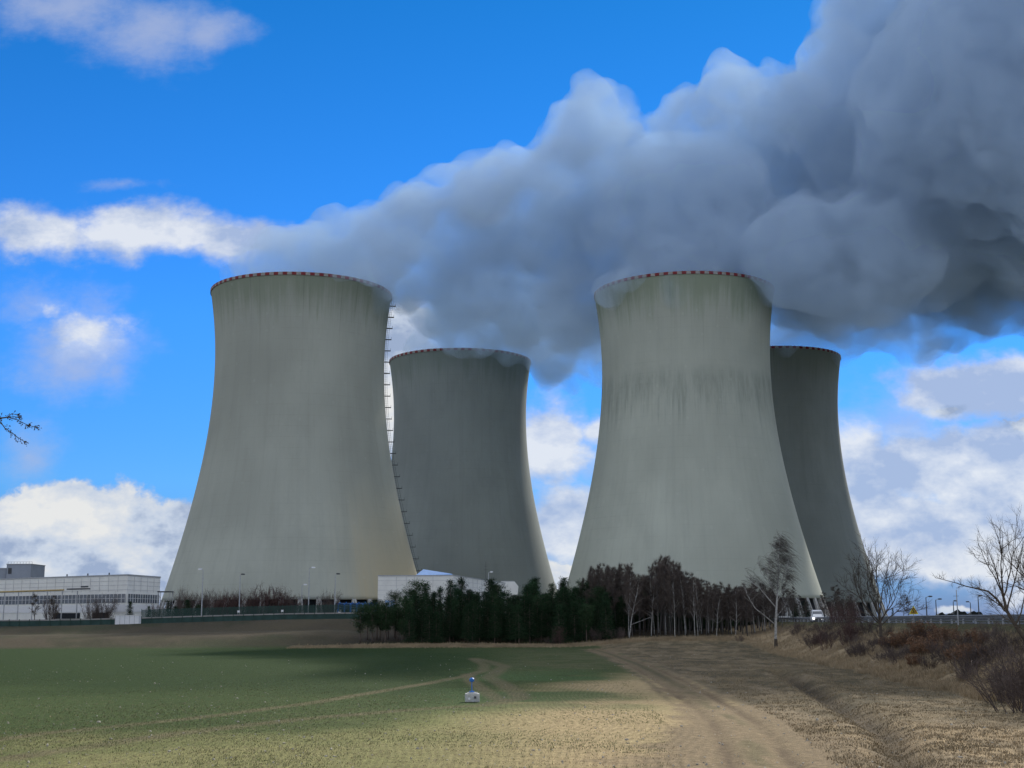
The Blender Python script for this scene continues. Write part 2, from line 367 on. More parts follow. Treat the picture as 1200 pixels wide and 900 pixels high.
# ------------------------------------------------------------------ cooling towers
TG, TH = 5.0, 155.0
TA, TZT, TB1, TB2 = 40.05, 119.2, 98.2, 89.1
def trad(z): return TA*np.sqrt(1+((z-TZT)/np.where(z < TZT, TB1, TB2))**2)
LEGH = 8.6
def tower_mat(name, base, seed, band=None, brown=None, top=0.45, az0=0.):
    m, nt, b = new_mat(name)
    uv = N(nt, 'ShaderNodeUVMap', uv_map='UVMap')      # u: metres round the shell, v: height in metres
    sp = N(nt, 'ShaderNodeSeparateXYZ'); lk(nt, uv.outputs[0], sp.inputs[0])
    def noise(sx, sy, det=6, ro=.6, off=0):
        mp = N(nt, 'ShaderNodeMapping'); mp.inputs['Scale'].default_value = (sx, sy, 1); mp.inputs['Location'].default_value = (seed*3.7+off, seed*1.3+off, 0)
        n = N(nt, 'ShaderNodeTexNoise', noise_dimensions='2D', ins={'Scale': 1, 'Detail': det, 'Roughness': ro}); lk(nt, uv.outputs[0], mp.inputs[0]); lk(nt, mp.outputs[0], n.inputs['Vector']); return n.outputs['Fac']
    def mr(v, a, b_, c, d, smooth=False):
        n = N(nt, 'ShaderNodeMapRange', ins={'From Min': a, 'From Max': b_, 'To Min': c, 'To Max': d})
        if smooth: n.interpolation_type = 'SMOOTHSTEP'
        lk(nt, v, n.inputs['Value']); return n.outputs[0]
    def mul(a, b_):
        n = N(nt, 'ShaderNodeMath', op='MULTIPLY'); 
        for i, q in enumerate((a, b_)):
            if isinstance(q, (int, float)): n.inputs[i].default_value = q
            else: lk(nt, q, n.inputs[i])
        return n.outputs[0]
    def add(a, b_):
        n = N(nt, 'ShaderNodeMath', op='ADD'); 
        for i, q in enumerate((a, b_)):
            if isinstance(q, (int, float)): n.inputs[i].default_value = q
            else: lk(nt, q, n.inputs[i])
        return n.outputs[0]
    def mixc(fac, c1, c2):
        n = N(nt, 'ShaderNodeMix', data_type='RGBA'); lk(nt, fac, n.inputs[0])
        for i, q in ((6, c1), (7, c2)):
            if isinstance(q, tuple): n.inputs[i].default_value = (*q, 1)
            else: lk(nt, q, n.inputs[i])
        return n.outputs[2]
    U, Vv = sp.outputs['X'], sp.outputs['Y']
    big = noise(.014, .012, 3); streak = noise(.22, .012, 9, .68); fine = noise(1.1, .07, 6, .75, 5); blot = noise(.06, .035, 7, .7, 9)
    col = mixc(mr(big, .3, .7, 0, 1), tuple(c*.84 for c in base), tuple(c*1.10 for c in base))
    col = mixc(mr(streak, .50, .80, 0, .26), col, tuple(c*.60 for c in base))
    col = mixc(mr(fine, .52, .8, 0, .22), col, tuple(c*.72 for c in base))
    col = mixc(mr(blot, .46, .72, 0, .36), col, tuple(c*.78 for c in base))
    # climbing-form lift joints, every 1.25 m, faint
    fr = N(nt, 'ShaderNodeMath', op='FRACT'); lk(nt, mul(Vv, .2), fr.inputs[0])
    jf = mul(mr(fr.outputs[0], 0, .06, .32, 0), mr(blot, .35, .65, 0, 1))
    col = mixc(jf, col, tuple(c*.6 for c in base))
    # damp algae zone under the rim running down in drips
    zt = add(Vv, mul(streak, -34)); zt = add(zt, mul(blot, -16))
    tf = mr(zt, 108, 128, 0, top, True)
    col = mixc(tf, col, (base[0]*.50, base[1]*.57, base[2]*.47))
    drip = noise(.9, .006, 5, .7, 17); dsel = mul(mr(drip, .60, .72, 0, 1), mr(add(Vv, mul(streak, -50)), 90, 125, 0, .55, True))
    col = mixc(dsel, col, tuple(c*.33 for c in base))
    if band:
        z1, z0 = band
        up = mr(add(Vv, mul(noise(.25,.1,4,.6,41), -5)), z1-1.0, z1-7.0, 0, 1)
        lo = mr(add(Vv, mul(noise(.45, .01, 7, .7, 33), -62)), z0-40, z0-24, 0, 1, True)
        bf = mul(mul(up, lo), mr(noise(.16,.03,6,.75,23), .35, .62, .0, .48))
        col = mixc(bf, col, (base[0]*.42, base[1]*.46, base[2]*.46))
    if brown:
        u0, wd, zz = brown
        du = N(nt, 'ShaderNodeMath', op='ABSOLUTE'); lk(nt, add(U, -u0), du.inputs[0])
        f1 = mul(mr(add(du.outputs[0], mul(streak, 26)), wd+14, wd-14, 0, 1, True), mr(add(Vv, mul(blot, 22)), zz+34, zz-34, 0, .85, True))
        col = mixc(f1, col, (.50,.43,.28))
    # darker smudge above the legs
    col = mixc(mr(add(Vv, mul(blot, -14)), 0, 6, .3, 0, True), col, tuple(c*.6 for c in base))
    # small pale repair patches
    vo = N(nt, 'ShaderNodeTexVoronoi', voronoi_dimensions='2D', ins={'Scale': .06, 'Randomness': 1}); lk(nt, uv.outputs[0], vo.inputs['Vector'])
    col = mixc(mr(vo.outputs['Distance'], .035, .05, .14, 0), col, tuple(min(1, c*1.25) for c in base))
    lk(nt, col, b.inputs['Base Color']); b.inputs['Roughness'].default_value = .9; b.inputs['Specular IOR Level'].default_value = .15
    bp = N(nt, 'ShaderNodeBump', ins={'Strength': .25, 'Distance': .3}); lk(nt, fine, bp.inputs['Height']); lk(nt, bp.outputs[0], b.inputs['Normal'])
    return m
def tower(X, Y, label, mt, ladder=False, legs_full=True):
    root = empty('cooling_tower', (X, Y, TG)); tag(root, label, 'cooling tower', 'cooling towers')
    n = 192; zs = np.linspace(LEGH, TH, 90); r = trad(zs); az = np.arange(n+1)/n*2*PI + math.atan2(Y, X)   # seam on the far side
    A, Z = np.meshgrid(az, zs); R = np.repeat(r[:,None], n+1, 1)
    V = np.stack([R*np.cos(A), R*np.sin(A), Z], 2).reshape(-1, 3)
    nz_ = len(zs); i = (np.arange(nz_-1)[:,None]*(n+1)+np.arange(n)[None]).ravel()
    Fo = np.stack([i, i+1, i+n+2, i+n+1], 1)
    off = len(V); Ri = R-.9; Vi = np.stack([Ri*np.cos(A), Ri*np.sin(A), Z], 2).reshape(-1, 3)
    Fi = Fo[:, ::-1]+off
    j = np.arange(n); topo = (nz_-1)*(n+1)
    Ft = np.stack([topo+j, topo+j+1, off+topo+j+1, off+topo+j], 1); Fb = np.stack([j+1, j, off+j, off+j+1], 1)
    me = np_mesh('shell', np.concatenate([V, Vi]), np.concatenate([Fo, Fi, Ft, Fb]), [mt], smooth=True)
    uvl = me.uv_layers.new(name='UVMap'); vi = np.empty(len(me.loops), np.int32); me.loops.foreach_get('vertex_index', vi)
    UU = np.tile(((A-az[0]-PI)*50).reshape(-1), 2); VV = np.tile(Z.reshape(-1), 2)
    uvl.data.foreach_set('uv', np.stack([UU[vi], VV[vi]], 1).astype(np.float32).ravel())
    ob('shell', me, root)
    # marking band on the rim
    mb = MB(); k = 132; rt = float(trad(np.array(TH)))
    for q in range(k):
        a0, a1 = 2*PI*q/k, 2*PI*(q+1)/k
        V4 = [((rr)*math.cos(a), rr*math.sin(a), zz) for zz in (TH-1.0, TH+.35) for rr in (rt-.35, rt+.22) for a in (a0, a1)]
        mb.add(V4, [(0,1,5,4),(2,6,7,3),(0,4,6,2),(1,3,7,5),(4,5,7,6),(0,2,3,1)], q % 2)
    mb.build('rim_marking', [M['red'], M['white_mark']], root)
    # legs
    lm = None; np_ = 48; r0 = 62.8; r1 = float(trad(np.array(LEGH)))-.45
    for q in range(np_):
        a = 2*PI*(q+.5)/np_
        for s in (-1, 1):
            if lm is None or s == -1 and q == 0 or s == 1 and q == 0:
                g = MB(); a0 = s*.022; a1 = s*.0068*1.2
                p0 = (r0*math.cos(a0), r0*math.sin(a0), -.6); p1 = (r1*math.cos(a1), r1*math.sin(a1), LEGH+.15)
                g.bar(p0, p1, .95, .95); lmesh = g.mesh('leg', M['leg'])
                if s == -1: lm = {}
                lm[s] = lmesh
            o = ob('leg', lm[s], root); o.rotation_euler = (0, 0, a)
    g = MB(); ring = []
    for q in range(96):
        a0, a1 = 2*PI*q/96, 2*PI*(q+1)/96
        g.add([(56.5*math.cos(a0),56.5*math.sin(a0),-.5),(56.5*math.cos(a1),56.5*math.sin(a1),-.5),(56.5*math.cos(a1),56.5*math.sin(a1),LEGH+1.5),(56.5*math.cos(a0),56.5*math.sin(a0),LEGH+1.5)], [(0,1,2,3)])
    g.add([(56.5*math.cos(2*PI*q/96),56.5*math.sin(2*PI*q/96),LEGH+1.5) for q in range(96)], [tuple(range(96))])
    g.build('shaded_fill_drum', M['dark'], root)  # dark drum at the fill, paints the shade behind the legs
    g = MB()
    for q in range(96):
        a0, a1 = 2*PI*q/96, 2*PI*(q+1)/96
        V8 = [(rr*math.cos(a), rr*math.sin(a), zz) for zz in (-.8, .9) for rr in (63.6, 64.2) for a in (a0, a1)]
        g.add(V8, [(0,1,5,4),(2,6,7,3),(4,5,7,6)])
    g.build('water_basin', M['conc'], root)
    if ladder:
        ac = math.atan2(-Y, -X); la = ac + math.radians(86.5)
        g = MB(); ca, sa = math.cos(la), math.sin(la); tx, ty = -sa, ca
        zz = np.linspace(LEGH+1, TH, 72)
        for s in (-.35, .35):
            g.tube([((trad(z_)+.5)*ca+tx*s, (trad(z_)+.5)*sa+ty*s, z_) for z_ in zz], .07, 4)
            g.tube([((trad(z_)+1.35)*ca+tx*s, (trad(z_)+1.35)*sa+ty*s, z_) for z_ in zz], .05, 4)
        for z_ in np.arange(LEGH+1, TH, .9):
            rr = float(trad(np.array(z_)))
            g.bar(((rr+.5)*ca+tx*.35, (rr+.5)*sa+ty*.35, z_), ((rr+.5)*ca-tx*.35, (rr+.5)*sa-ty*.35, z_), .05)
            g.bar(((rr-.1)*ca+tx*.35, (rr-.1)*sa+ty*.35, z_), ((rr+1.35)*ca+tx*.35, (rr+1.35)*sa+ty*.35, z_), .05)
        lad = g.build('access_ladder', M['ladder'], root)
        for z_ in np.arange(LEGH+3, TH-2, 5.55):
            rr = float(trad(np.array(z_))); h = MB()
            c = ((rr+1.2)*ca, (rr+1.2)*sa, z_)
            h.box(c, (3.2, 1.6, .22), la)
            e = (rr+2.7)
            for s in (-.7, 0, .7):
                h.bar((e*ca+tx*s, e*sa+ty*s, z_), (e*ca+tx*s, e*sa+ty*s, z_+1.1), .10)
            h.bar((e*ca-tx*.7, e*sa-ty*.7, z_+1.1), (e*ca+tx*.7, e*sa+ty*.7, z_+1.1), .10)
            h.build('platform', M['ladder'], lad)
    return root
T_MAT = {}
T_MAT[1] = tower_mat('shell_concrete_near_left', (.392,.41,.352), 1, brown=(48, 38, 48), top=.75)
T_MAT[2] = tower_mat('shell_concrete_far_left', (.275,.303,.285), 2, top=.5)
T_MAT[3] = tower_mat('shell_concrete_near_right', (.468,.492,.412), 3, band=(112, 96), top=.8)
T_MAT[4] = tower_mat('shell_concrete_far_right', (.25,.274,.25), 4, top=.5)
tower(-101.5, 631.5, 'pale left cooling tower with a ladder up its right edge and a brown stained foot', T_MAT[1], True)
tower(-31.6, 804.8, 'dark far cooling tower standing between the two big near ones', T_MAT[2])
tower(83.4, 632.8, 'pale cooling tower behind the birch wood, with a dark dripping band at mid height', T_MAT[3])
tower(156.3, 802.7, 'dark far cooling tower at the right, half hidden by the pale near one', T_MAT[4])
EXPO, STEAM = 0.0, True
# ------------------------------------------------------------------ sun and sky
SUN_AZ, SUN_EL = math.radians(25), math.radians(33.4)
sd = bpy.data.lights.new('sun', 'SUN'); sd.energy = 5.0; sd.angle = math.radians(.53); sd.color = (1, .93, .82)
so = bpy.data.objects.new('sun', sd); link(so)
sdir = Vector((math.sin(SUN_AZ)*math.cos(SUN_EL), math.cos(SUN_AZ)*math.cos(SUN_EL), math.sin(SUN_EL)))
so.rotation_euler = (-sdir).to_track_quat('-Z', 'Y').to_euler()
def build_world():
    w = bpy.data.worlds.new('World'); S.world = w; w.use_nodes = True; nt = w.node_tree; nt.nodes.clear()
    out = N(nt, 'ShaderNodeOutputWorld'); sky = N(nt, 'ShaderNodeTexSky', sky_type='NISHITA')
    sky.sun_disc = False; sky.sun_elevation = SUN_EL; sky.sun_rotation = SUN_AZ; sky.altitude = 500; sky.air_density = 1.0; sky.dust_density = .05; sky.ozone_density = 2.0
    hs = N(nt, 'ShaderNodeHueSaturation', ins={'Saturation': 1.22, 'Value': SKYV}); lk(nt, sky.outputs[0], hs.inputs['Color'])
    tint = N(nt, 'ShaderNodeVectorMath', op='MULTIPLY'); lk(nt, hs.outputs[0], tint.inputs[0]); tint.inputs[1].default_value = SKYT
    bg1 = N(nt, 'ShaderNodeBackground', ins={'Strength': .12})
    tc = N(nt, 'ShaderNodeTexCoord'); sp = N(nt, 'ShaderNodeSeparateXYZ'); lk(nt, tc.outputs['Generated'], sp.inputs[0])
    def mth(op, a, b=None, c=None, clamp=False):
        n = N(nt, 'ShaderNodeMath', op=op); n.use_clamp = clamp
        for i, q in enumerate((a, b, c)):
            if q is None: continue
            if isinstance(q, (int, float)): n.inputs[i].default_value = q
            else: lk(nt, q, n.inputs[i])
        return n.outputs[0]
    def mr(v, a, b_, c, d, sm=True):
        n = N(nt, 'ShaderNodeMapRange', ins={'From Min': a, 'From Max': b_, 'To Min': c, 'To Max': d})
        if sm: n.interpolation_type = 'SMOOTHSTEP'
        lk(nt, v, n.inputs['Value']); return n.outputs[0]
    yy = mth('MAXIMUM', sp.outputs['Y'], .02)
    u = mth('DIVIDE', sp.outputs['X'], yy); v = mth('DIVIDE', sp.outputs['Z'], yy)
    cb = N(nt, 'ShaderNodeCombineXYZ'); lk(nt, u, cb.inputs[0]); lk(nt, v, cb.inputs[1])
    UV = cb.outputs[0]
    tr_ = N(nt, 'ShaderNodeValToRGB'); te = tr_.color_ramp.elements; te[0].position = 0; te[0].color = (.085,.14,.43,1); te[1].position = .5; te[1].color = (.06,.50,.72,1); q = te.new(.10); q.color = (.19,.42,.72,1); q = te.new(.22); q.color = (.185,.53,.92,1)
    lk(nt, sp.outputs['Z'], tr_.inputs[0]); tn = N(nt, 'ShaderNodeVectorMath', op='MULTIPLY'); lk(nt, tr_.outputs[0], tn.inputs[0]); lk(nt, tint.outputs[0], tn.inputs[1]); lk(nt, tn.outputs[0], bg1.inputs[0])
    def noise(vec, sc, det, ro, off=(0,0,0), st=(1,1,1), dist=0):
        mp = N(nt, 'ShaderNodeMapping'); mp.inputs['Location'].default_value = off; mp.inputs['Scale'].default_value = st
        n = N(nt, 'ShaderNodeTexNoise', ins={'Scale': sc, 'Detail': det, 'Roughness': ro, 'Distortion': dist}); lk(nt, vec, mp.inputs[0]); lk(nt, mp.outputs[0], n.inputs['Vector']); return n
    def blobs(lst, vec):
        acc = None
        for (px, py, rx, ry, wt) in lst:
            a, b = ray(px, py)
            s1 = N(nt, 'ShaderNodeVectorMath', op='SUBTRACT'); lk(nt, vec, s1.inputs[0]); s1.inputs[1].default_value = (a, b, 0)
            s2 = N(nt, 'ShaderNodeVectorMath', op='MULTIPLY'); lk(nt, s1.outputs[0], s2.inputs[0]); s2.inputs[1].default_value = (FPX/rx, FPX/ry, 0)
            ln = N(nt, 'ShaderNodeVectorMath', op='LENGTH'); lk(nt, s2.outputs[0], ln.inputs[0])
            m = mth('MULTIPLY', mth('SUBTRACT', 1., ln.outputs['Value']), wt)
            acc = m if acc is None else mth('MAXIMUM', acc, m)
        return acc
    # warp the lookup so that the clouds' outlines are ragged
    wn = noise(UV, 14, 5, .6, (3, 1, 0)); ws = N(nt, 'ShaderNodeVectorMath', op='MULTIPLY_ADD'); s0 = N(nt, 'ShaderNodeVectorMath', op='SUBTRACT'); lk(nt, wn.outputs['Color'], s0.inputs[0]); s0.inputs[1].default_value = (.5,.5,.5)
    lk(nt, s0.outputs[0], ws.inputs[0]); ws.inputs[1].default_value = (.045,.035,0); lk(nt, UV, ws.inputs[2]); W = ws.outputs[0]
    hard = [(60,640,90,60,1.2),(90,615,150,60,1.2),(190,640,120,70,1.2),(20,640,120,80,1.2),(130,590,40,10,.6),(70,690,240,50,1.2),
            (480,388,40,30,1.2),(462,450,30,110,1.3),(470,600,40,60,1.),
            (655,695,60,45,1.3),(1118,719,34,9,.7),(1200,500,60,20,.5),(1108,476,34,12,.5)]
    med = [(100,392,75,48,.62),(55,362,45,22,.4),(165,272,160,50,.95),(50,275,130,44,.8),(275,282,90,40,.85),(645,530,70,75,1.),(700,510,36,34,.7),(668,620,80,60,1.2),(1150,455,150,55,1.1),(1110,478,60,22,.8),(1130,550,200,75,1.15),(1060,625,140,75,1.35),(1190,620,130,110,1.4),(1120,655,110,42,1.1),(1010,560,70,90,1.),(470,420,60,90,1.2),(1190,700,50,40,.7)]
    soft = [(70,12,190,60,.85),(170,35,130,70,.75),(240,40,80,36,.8),(150,215,60,12,.5),(95,400,100,72,1.1),(60,360,70,30,.6),(45,360,70,40,.7),(130,430,60,40,.6),(30,530,60,50,.75),(20,270,80,40,.5),(990,470,30,26,.5),(1010,495,50,8,.6),
            (640,490,40,60,.5),(660,650,70,60,1.),(690,640,60,60,.9),(1060,520,130,110,.9),(1080,440,70,26,.7),(700,560,50,40,.5)]
    f1 = noise(UV, 30, 6, .62, (0,0,0), (1,1.25,1)); f6 = noise(UV, 20, 6, .58, (2,7,0), (1,1.5,1)); f2 = noise(UV, 13, 7, .64, (5,2,0), (1,1.6,1))
    hb = blobs(hard, W); sb = blobs(soft, W)
    hd = mth('ADD', hb, mth('MULTIPLY', mth('SUBTRACT', f1.outputs['Fac'], .5), 1.1))
    ha = mr(hd, .08, .34, 0, 1)
    mb_ = blobs(med, W); md = mth('ADD', mb_, mth('MULTIPLY', mth('SUBTRACT', f6.outputs['Fac'], .5), 1.15)); ma = mr(md, .02, .55, 0, .93)
    sdn = mth('ADD', sb, mth('MULTIPLY', mth('SUBTRACT', f2.outputs['Fac'], .5), 1.7))
    sa = mr(sdn, -.05, 1.0, 0, .72)
    # light and shade painted inside the white clouds
    f3 = noise(UV, 15, 5, .6, (0,0,0), (1,1.5,1)); f4 = noise(UV, 15, 5, .6, (-.1,-.22,0), (1,1.5,1))
    cshade = mth('SUBTRACT', f3.outputs['Fac'], f4.outputs['Fac'])
    f5 = noise(UV, 7, 3, .5, (9,4,0), (1,2.2,1))
    sh = mth('ADD', mth('MULTIPLY', cshade, 3.2), mth('MULTIPLY', mth('SUBTRACT', f5.outputs['Fac'], .5), 2.6))
    cr = N(nt, 'ShaderNodeValToRGB'); e = cr.color_ramp.elements; e[0].position = .22; e[0].color = (.33,.42,.60,1); e[1].position = .80; e[1].color = (.80,.81,.81,1)
    q = e.new(.45); q.color = (.56,.64,.77,1); lk(nt, mr(sh, -.95, .95, 0, 1, False), cr.inputs[0])
    # unseen clouds over the rest of the dome, made bright as fill light
    gen = noise(tc.outputs['Generated'], 3.2, 4, .6, (1,4,2), (1,1,2.4)); ga = mr(gen.outputs['Fac'], .40, .58, 0, 1)
    outf = mth('MAXIMUM', mr(sp.outputs['Y'], .35, .75, 1, 0), mr(v, .53, .75, 0, 1)); side = mr(mth('ABSOLUTE', u), .44, .62, 0, 1); outf = mth('MAXIMUM', outf, side)
    ga = mth('MULTIPLY', ga, outf)
    inn = mth('SUBTRACT', 1., outf)
    ha2 = mth('MULTIPLY', ha, inn); ma2 = mth('MULTIPLY', ma, inn); sa2 = mth('MULTIPLY', sa, inn)
    cm = N(nt, 'ShaderNodeValToRGB'); e2 = cm.color_ramp.elements; e2[0].position = .15; e2[0].color = (.40,.50,.71,1); e2[1].position = .85; e2[1].color = (.82,.85,.89,1); lk(nt, mr(sh, -.75, .65, 0, 1, False), cm.inputs[0])
    c0 = N(nt, 'ShaderNodeMix', data_type='RGBA'); c0.inputs[6].default_value = (.43,.50,.70,1); lk(nt, cm.outputs[0], c0.inputs[7]); lk(nt, ma2, c0.inputs[0])
    c1 = N(nt, 'ShaderNodeMix', data_type='RGBA'); lk(nt, c0.outputs[2], c1.inputs[6]); lk(nt, cr.outputs[0], c1.inputs[7]); lk(nt, ha2, c1.inputs[0])
    gsh = noise(tc.outputs['Generated'], 5, 3, .5, (7,1,0)); gc = N(nt, 'ShaderNodeMix', data_type='RGBA'); gc.inputs[6].default_value = (.55,.62,.75,1); gc.inputs[7].default_value = (1.35,1.33,1.28,1); lk(nt, mr(gsh.outputs['Fac'], .35, .6, 0, 1), gc.inputs[0])
    c2 = N(nt, 'ShaderNodeMix', data_type='RGBA'); lk(nt, c1.outputs[2], c2.inputs[6]); lk(nt, gc.outputs[2], c2.inputs[7]); lk(nt, outf, c2.inputs[0])
    al = mth('MAXIMUM', mth('MAXIMUM', mth('MAXIMUM', ha2, ma2), sa2), ga)
    bg2 = N(nt, 'ShaderNodeBackground', ins={'Strength': 1.0}); lk(nt, c2.outputs[2], bg2.inputs[0])
    mx = N(nt, 'ShaderNodeMixShader'); lk(nt, al, mx.inputs[0]); lk(nt, bg1.outputs[0], mx.inputs[1]); lk(nt, bg2.outputs[0], mx.inputs[2]); lk(nt, mx.outputs[0], out.inputs[0])
    w.cycles.sampling_method = 'MANUAL'; w.cycles.sample_map_resolution = 512
SKYV, SKYT = 1.0, (1.3, 1.3, 1.35)
build_world()
S.view_settings.view_transform = 'Standard'; S.view_settings.look = 'None'; S.view_settings.exposure = EXPO; S.view_settings.gamma = 1

# ------------------------------------------------------------------ steam
def ico(level):
    import bmesh
    bm = bmesh.new(); bmesh.ops.create_icosphere(bm, subdivisions=level, radius=1)
    V = np.array([v.co[:] for v in bm.verts]); F = np.array([[v.index for v in f.verts] for f in bm.faces]); bm.free(); return V, F
def build_steam():
    R = random.Random(11); sph = []
    def puff(px, py, rpx, Y, n=1, dep=0):
        for k in range(n):
            YY = Y+(R.uniform(-dep, dep) if n > 1 else 0)
            p = P(px+R.uniform(-.1,.1)*rpx, py+R.uniform(-.1,.1)*rpx, YY); sph.append((*p, rpx/FPX*YY*R.uniform(.92,1.08)))
    def P2(px, py, Y):  # world coordinates
        return P(px, py, Y)
    # plume of the near left tower: fills its mouth, then leans right
    for (x, y, r) in [(-101,631,36),(-118,628,20),(-85,636,20),(-101,622,18),(-101,650,20),(-75,625,16),(-128,640,14)]:
        sph.append((x, y, 158, r))
    # upper outline, from the near left mouth to the top right
    top = [(260,329,6),(266,324,9),(274,319,13),(282,316,15),(290,318,18),(312,312,22),(335,306,26),(352,292,24),(375,296,36),(400,284,34),(428,276,34),(450,285,44),(475,246,40),(500,262,50),(524,238,36),(548,228,38),
           (575,222,42),(600,235,52),(622,214,36),(655,200,42),(690,130,40),(672,158,40),(705,150,42),(720,135,36),(722,180,48),(760,234,42),(788,202,42),(792,160,36),
           (812,142,40),(838,126,38),(858,106,38),(880,126,42),(906,126,46),(930,122,44),(955,110,46),(980,60,44),(1000,20,50),(1010,90,60),(1040,0,70),(1080,60,80),(1100,-30,80),(1150,20,90),(1200,-40,110)]
    for (a, b, r) in top: puff(a, b, r, 640+max(0, a-500)*.06, 2, 30+max(0, a-300)*.05)
    body = [(400,318,34),(440,316,36),(480,310,52),(530,300,62),(580,290,70),(640,270,78),(700,250,80),(760,290,80),(820,240,92),(890,220,96),(960,210,100),(1040,180,110),(1120,140,120),(1200,100,140),
            (560,350,50),(620,350,60),(680,350,60),(740,330,50),(1000,300,90),(1080,280,100),(1160,250,110),(1240,200,150),(940,300,80),(860,290,70)]
    for (a, b, r) in body: puff(a, b, r, 690, 3, (35 if a < 720 else 70)+max(0, a-700)*.12)
    # plumes of the far towers
    for (a, b, r, Y) in [(500,402,22,790),(540,398,44,800),(580,400,42,800),(610,402,28,800),(560,370,48,790),(530,375,34,770),(520,352,34,720),(605,372,50,790),(640,395,42,790),(655,425,32,780),(648,445,18,770),(680,400,44,780),(690,428,26,780),(665,452,12,770),(700,425,30,790),
                         (930,398,34,800),(955,400,24,800),(975,398,20,800),(950,370,48,800),(990,380,42,790),(1025,385,36,780),(1050,398,30,780),(1080,385,36,770),(1110,372,34,760),(1150,358,36,750),(1190,330,34,740),(1230,310,44,730),(1040,350,58,780),(1100,325,66,760),(1160,285,70,750)]:
        puff(a, b, r, Y, 2, 14)
    # mouth of the near right tower
    for (x, y, r) in [(83,632,36),(66,630,20),(100,634,20),(83,630,16),(66,626,13),(108,650,14),(84,652,20)]: sph.append((x, y, 158, r))
    # vapour curling over the rims
    for (a, b, r, Y) in [(392,324,17,588),(402,328,19,588),(418,322,17,590),(432,328,15,596),(372,317,13,588),(384,321,14,588),(350,313,10,588),(446,334,12,606),(410,330,12,586),(395,334,10,586),(330,312,8,588),
                         (703,344,14,620),(711,340,16,606),(721,334,15,600),(734,327,12,594),(745,322,9,591),(707,357,11,612),(836,318,6,588),(716,352,10,600),
                         (592,408,12,760),(606,411,12,764),(578,406,11,759),(566,403,9,759),(456,345,8,622),
                         (980,410,11,778),(985,418,8,790),(908,408,12,764),(918,405,12,761),(930,400,9,760)]:
        puff(a, b, r, Y)
    # unseen plume beyond the right edge, its height set to shade the field
    for k in range(26):
        t = k/25; x = 250+330*t; sph.append((x+R.uniform(-20,20), 640+R.uniform(-90,110), 256+105*t+R.uniform(-45,65), R.uniform(62, 92)+25*t))
    V0, F0 = ico(3); Vs = []; Fs = []; n = 0
    for (x, y, z, r) in sph:
        Vs.append(V0*r*np.array([1,1,.96])+np.array([x,y,z])); Fs.append(F0+n); n += len(V0)
    me = np_mesh('steam_raw', np.concatenate(Vs), np.concatenate(Fs))
    o = ob('steam', me)
    m = o.modifiers.new('r', 'REMESH'); m.mode = 'VOXEL'; m.voxel_size = 2.8; m.use_smooth_shade = True
    sm = o.modifiers.new('s0', 'SMOOTH'); sm.factor = .5; sm.iterations = 2
    for i, (sz, st) in enumerate([(46, 22), (18, 14), (8.0, 7)]):
        tx = bpy.data.textures.new('billow%d' % i, 'CLOUDS'); tx.noise_scale = sz; tx.noise_depth = 1 if i < 2 else 2
        d = o.modifiers.new('d%d' % i, 'DISPLACE'); d.texture = tx; d.texture_coords = 'GLOBAL'; d.strength = st; d.mid_level = .5
    r2 = o.modifiers.new('r2', 'REMESH'); r2.mode = 'VOXEL'; r2.voxel_size = 2.4; r2.use_smooth_shade = True
    dg = bpy.context.evaluated_depsgraph_get(); me2 = bpy.data.meshes.new_from_object(o.evaluated_get(dg)); o.modifiers.clear(); o.data = me2; bpy.data.meshes.remove(me)
    mt = bpy.data.materials.new('steam'); mt.use_nodes = True; nt = mt.node_tree; nt.nodes.clear()
    out = N(nt, 'ShaderNodeOutputMaterial'); pv = N(nt, 'ShaderNodeVolumePrincipled')
    pv.inputs['Color'].default_value = (*STCOL, 1); pv.inputs['Density'].default_value = STDEN; pv.inputs['Anisotropy'].default_value = -.45
    lk(nt, pv.outputs[0], out.inputs['Volume']); me2.materials.clear(); me2.materials.append(mt)
    tc = N(nt, 'ShaderNodeTexCoord'); nz = N(nt, 'ShaderNodeTexNoise', ins={'Scale': .045, 'Detail': 4, 'Roughness': .62, 'Distortion': .4}); lk(nt, tc.outputs['Object'], nz.inputs['Vector'])
    mr = N(nt, 'ShaderNodeMapRange', ins={'From Min': .36, 'From Max': .60, 'To Min': STDEN*.16, 'To Max': STDEN}); mr.interpolation_type = 'SMOOTHSTEP'; lk(nt, nz.outputs['Fac'], mr.inputs['Value']); lk(nt, mr.outputs[0], pv.inputs['Density'])
    mt.cycles.homogeneous_volume = False; mt.cycles.volume_step_rate = .35
    tag(o, kind='stuff')
    print('steam faces', len(me2.polygons))
STCOL, STDEN = (.645,.80,.970), .050
if STEAM: build_steam()
S.cycles.volume_bounces = 4; S.cycles.max_bounces = 6; S.cycles.diffuse_bounces = 3; S.cycles.transparent_max_bounces = 24
S.cycles.use_denoising = True
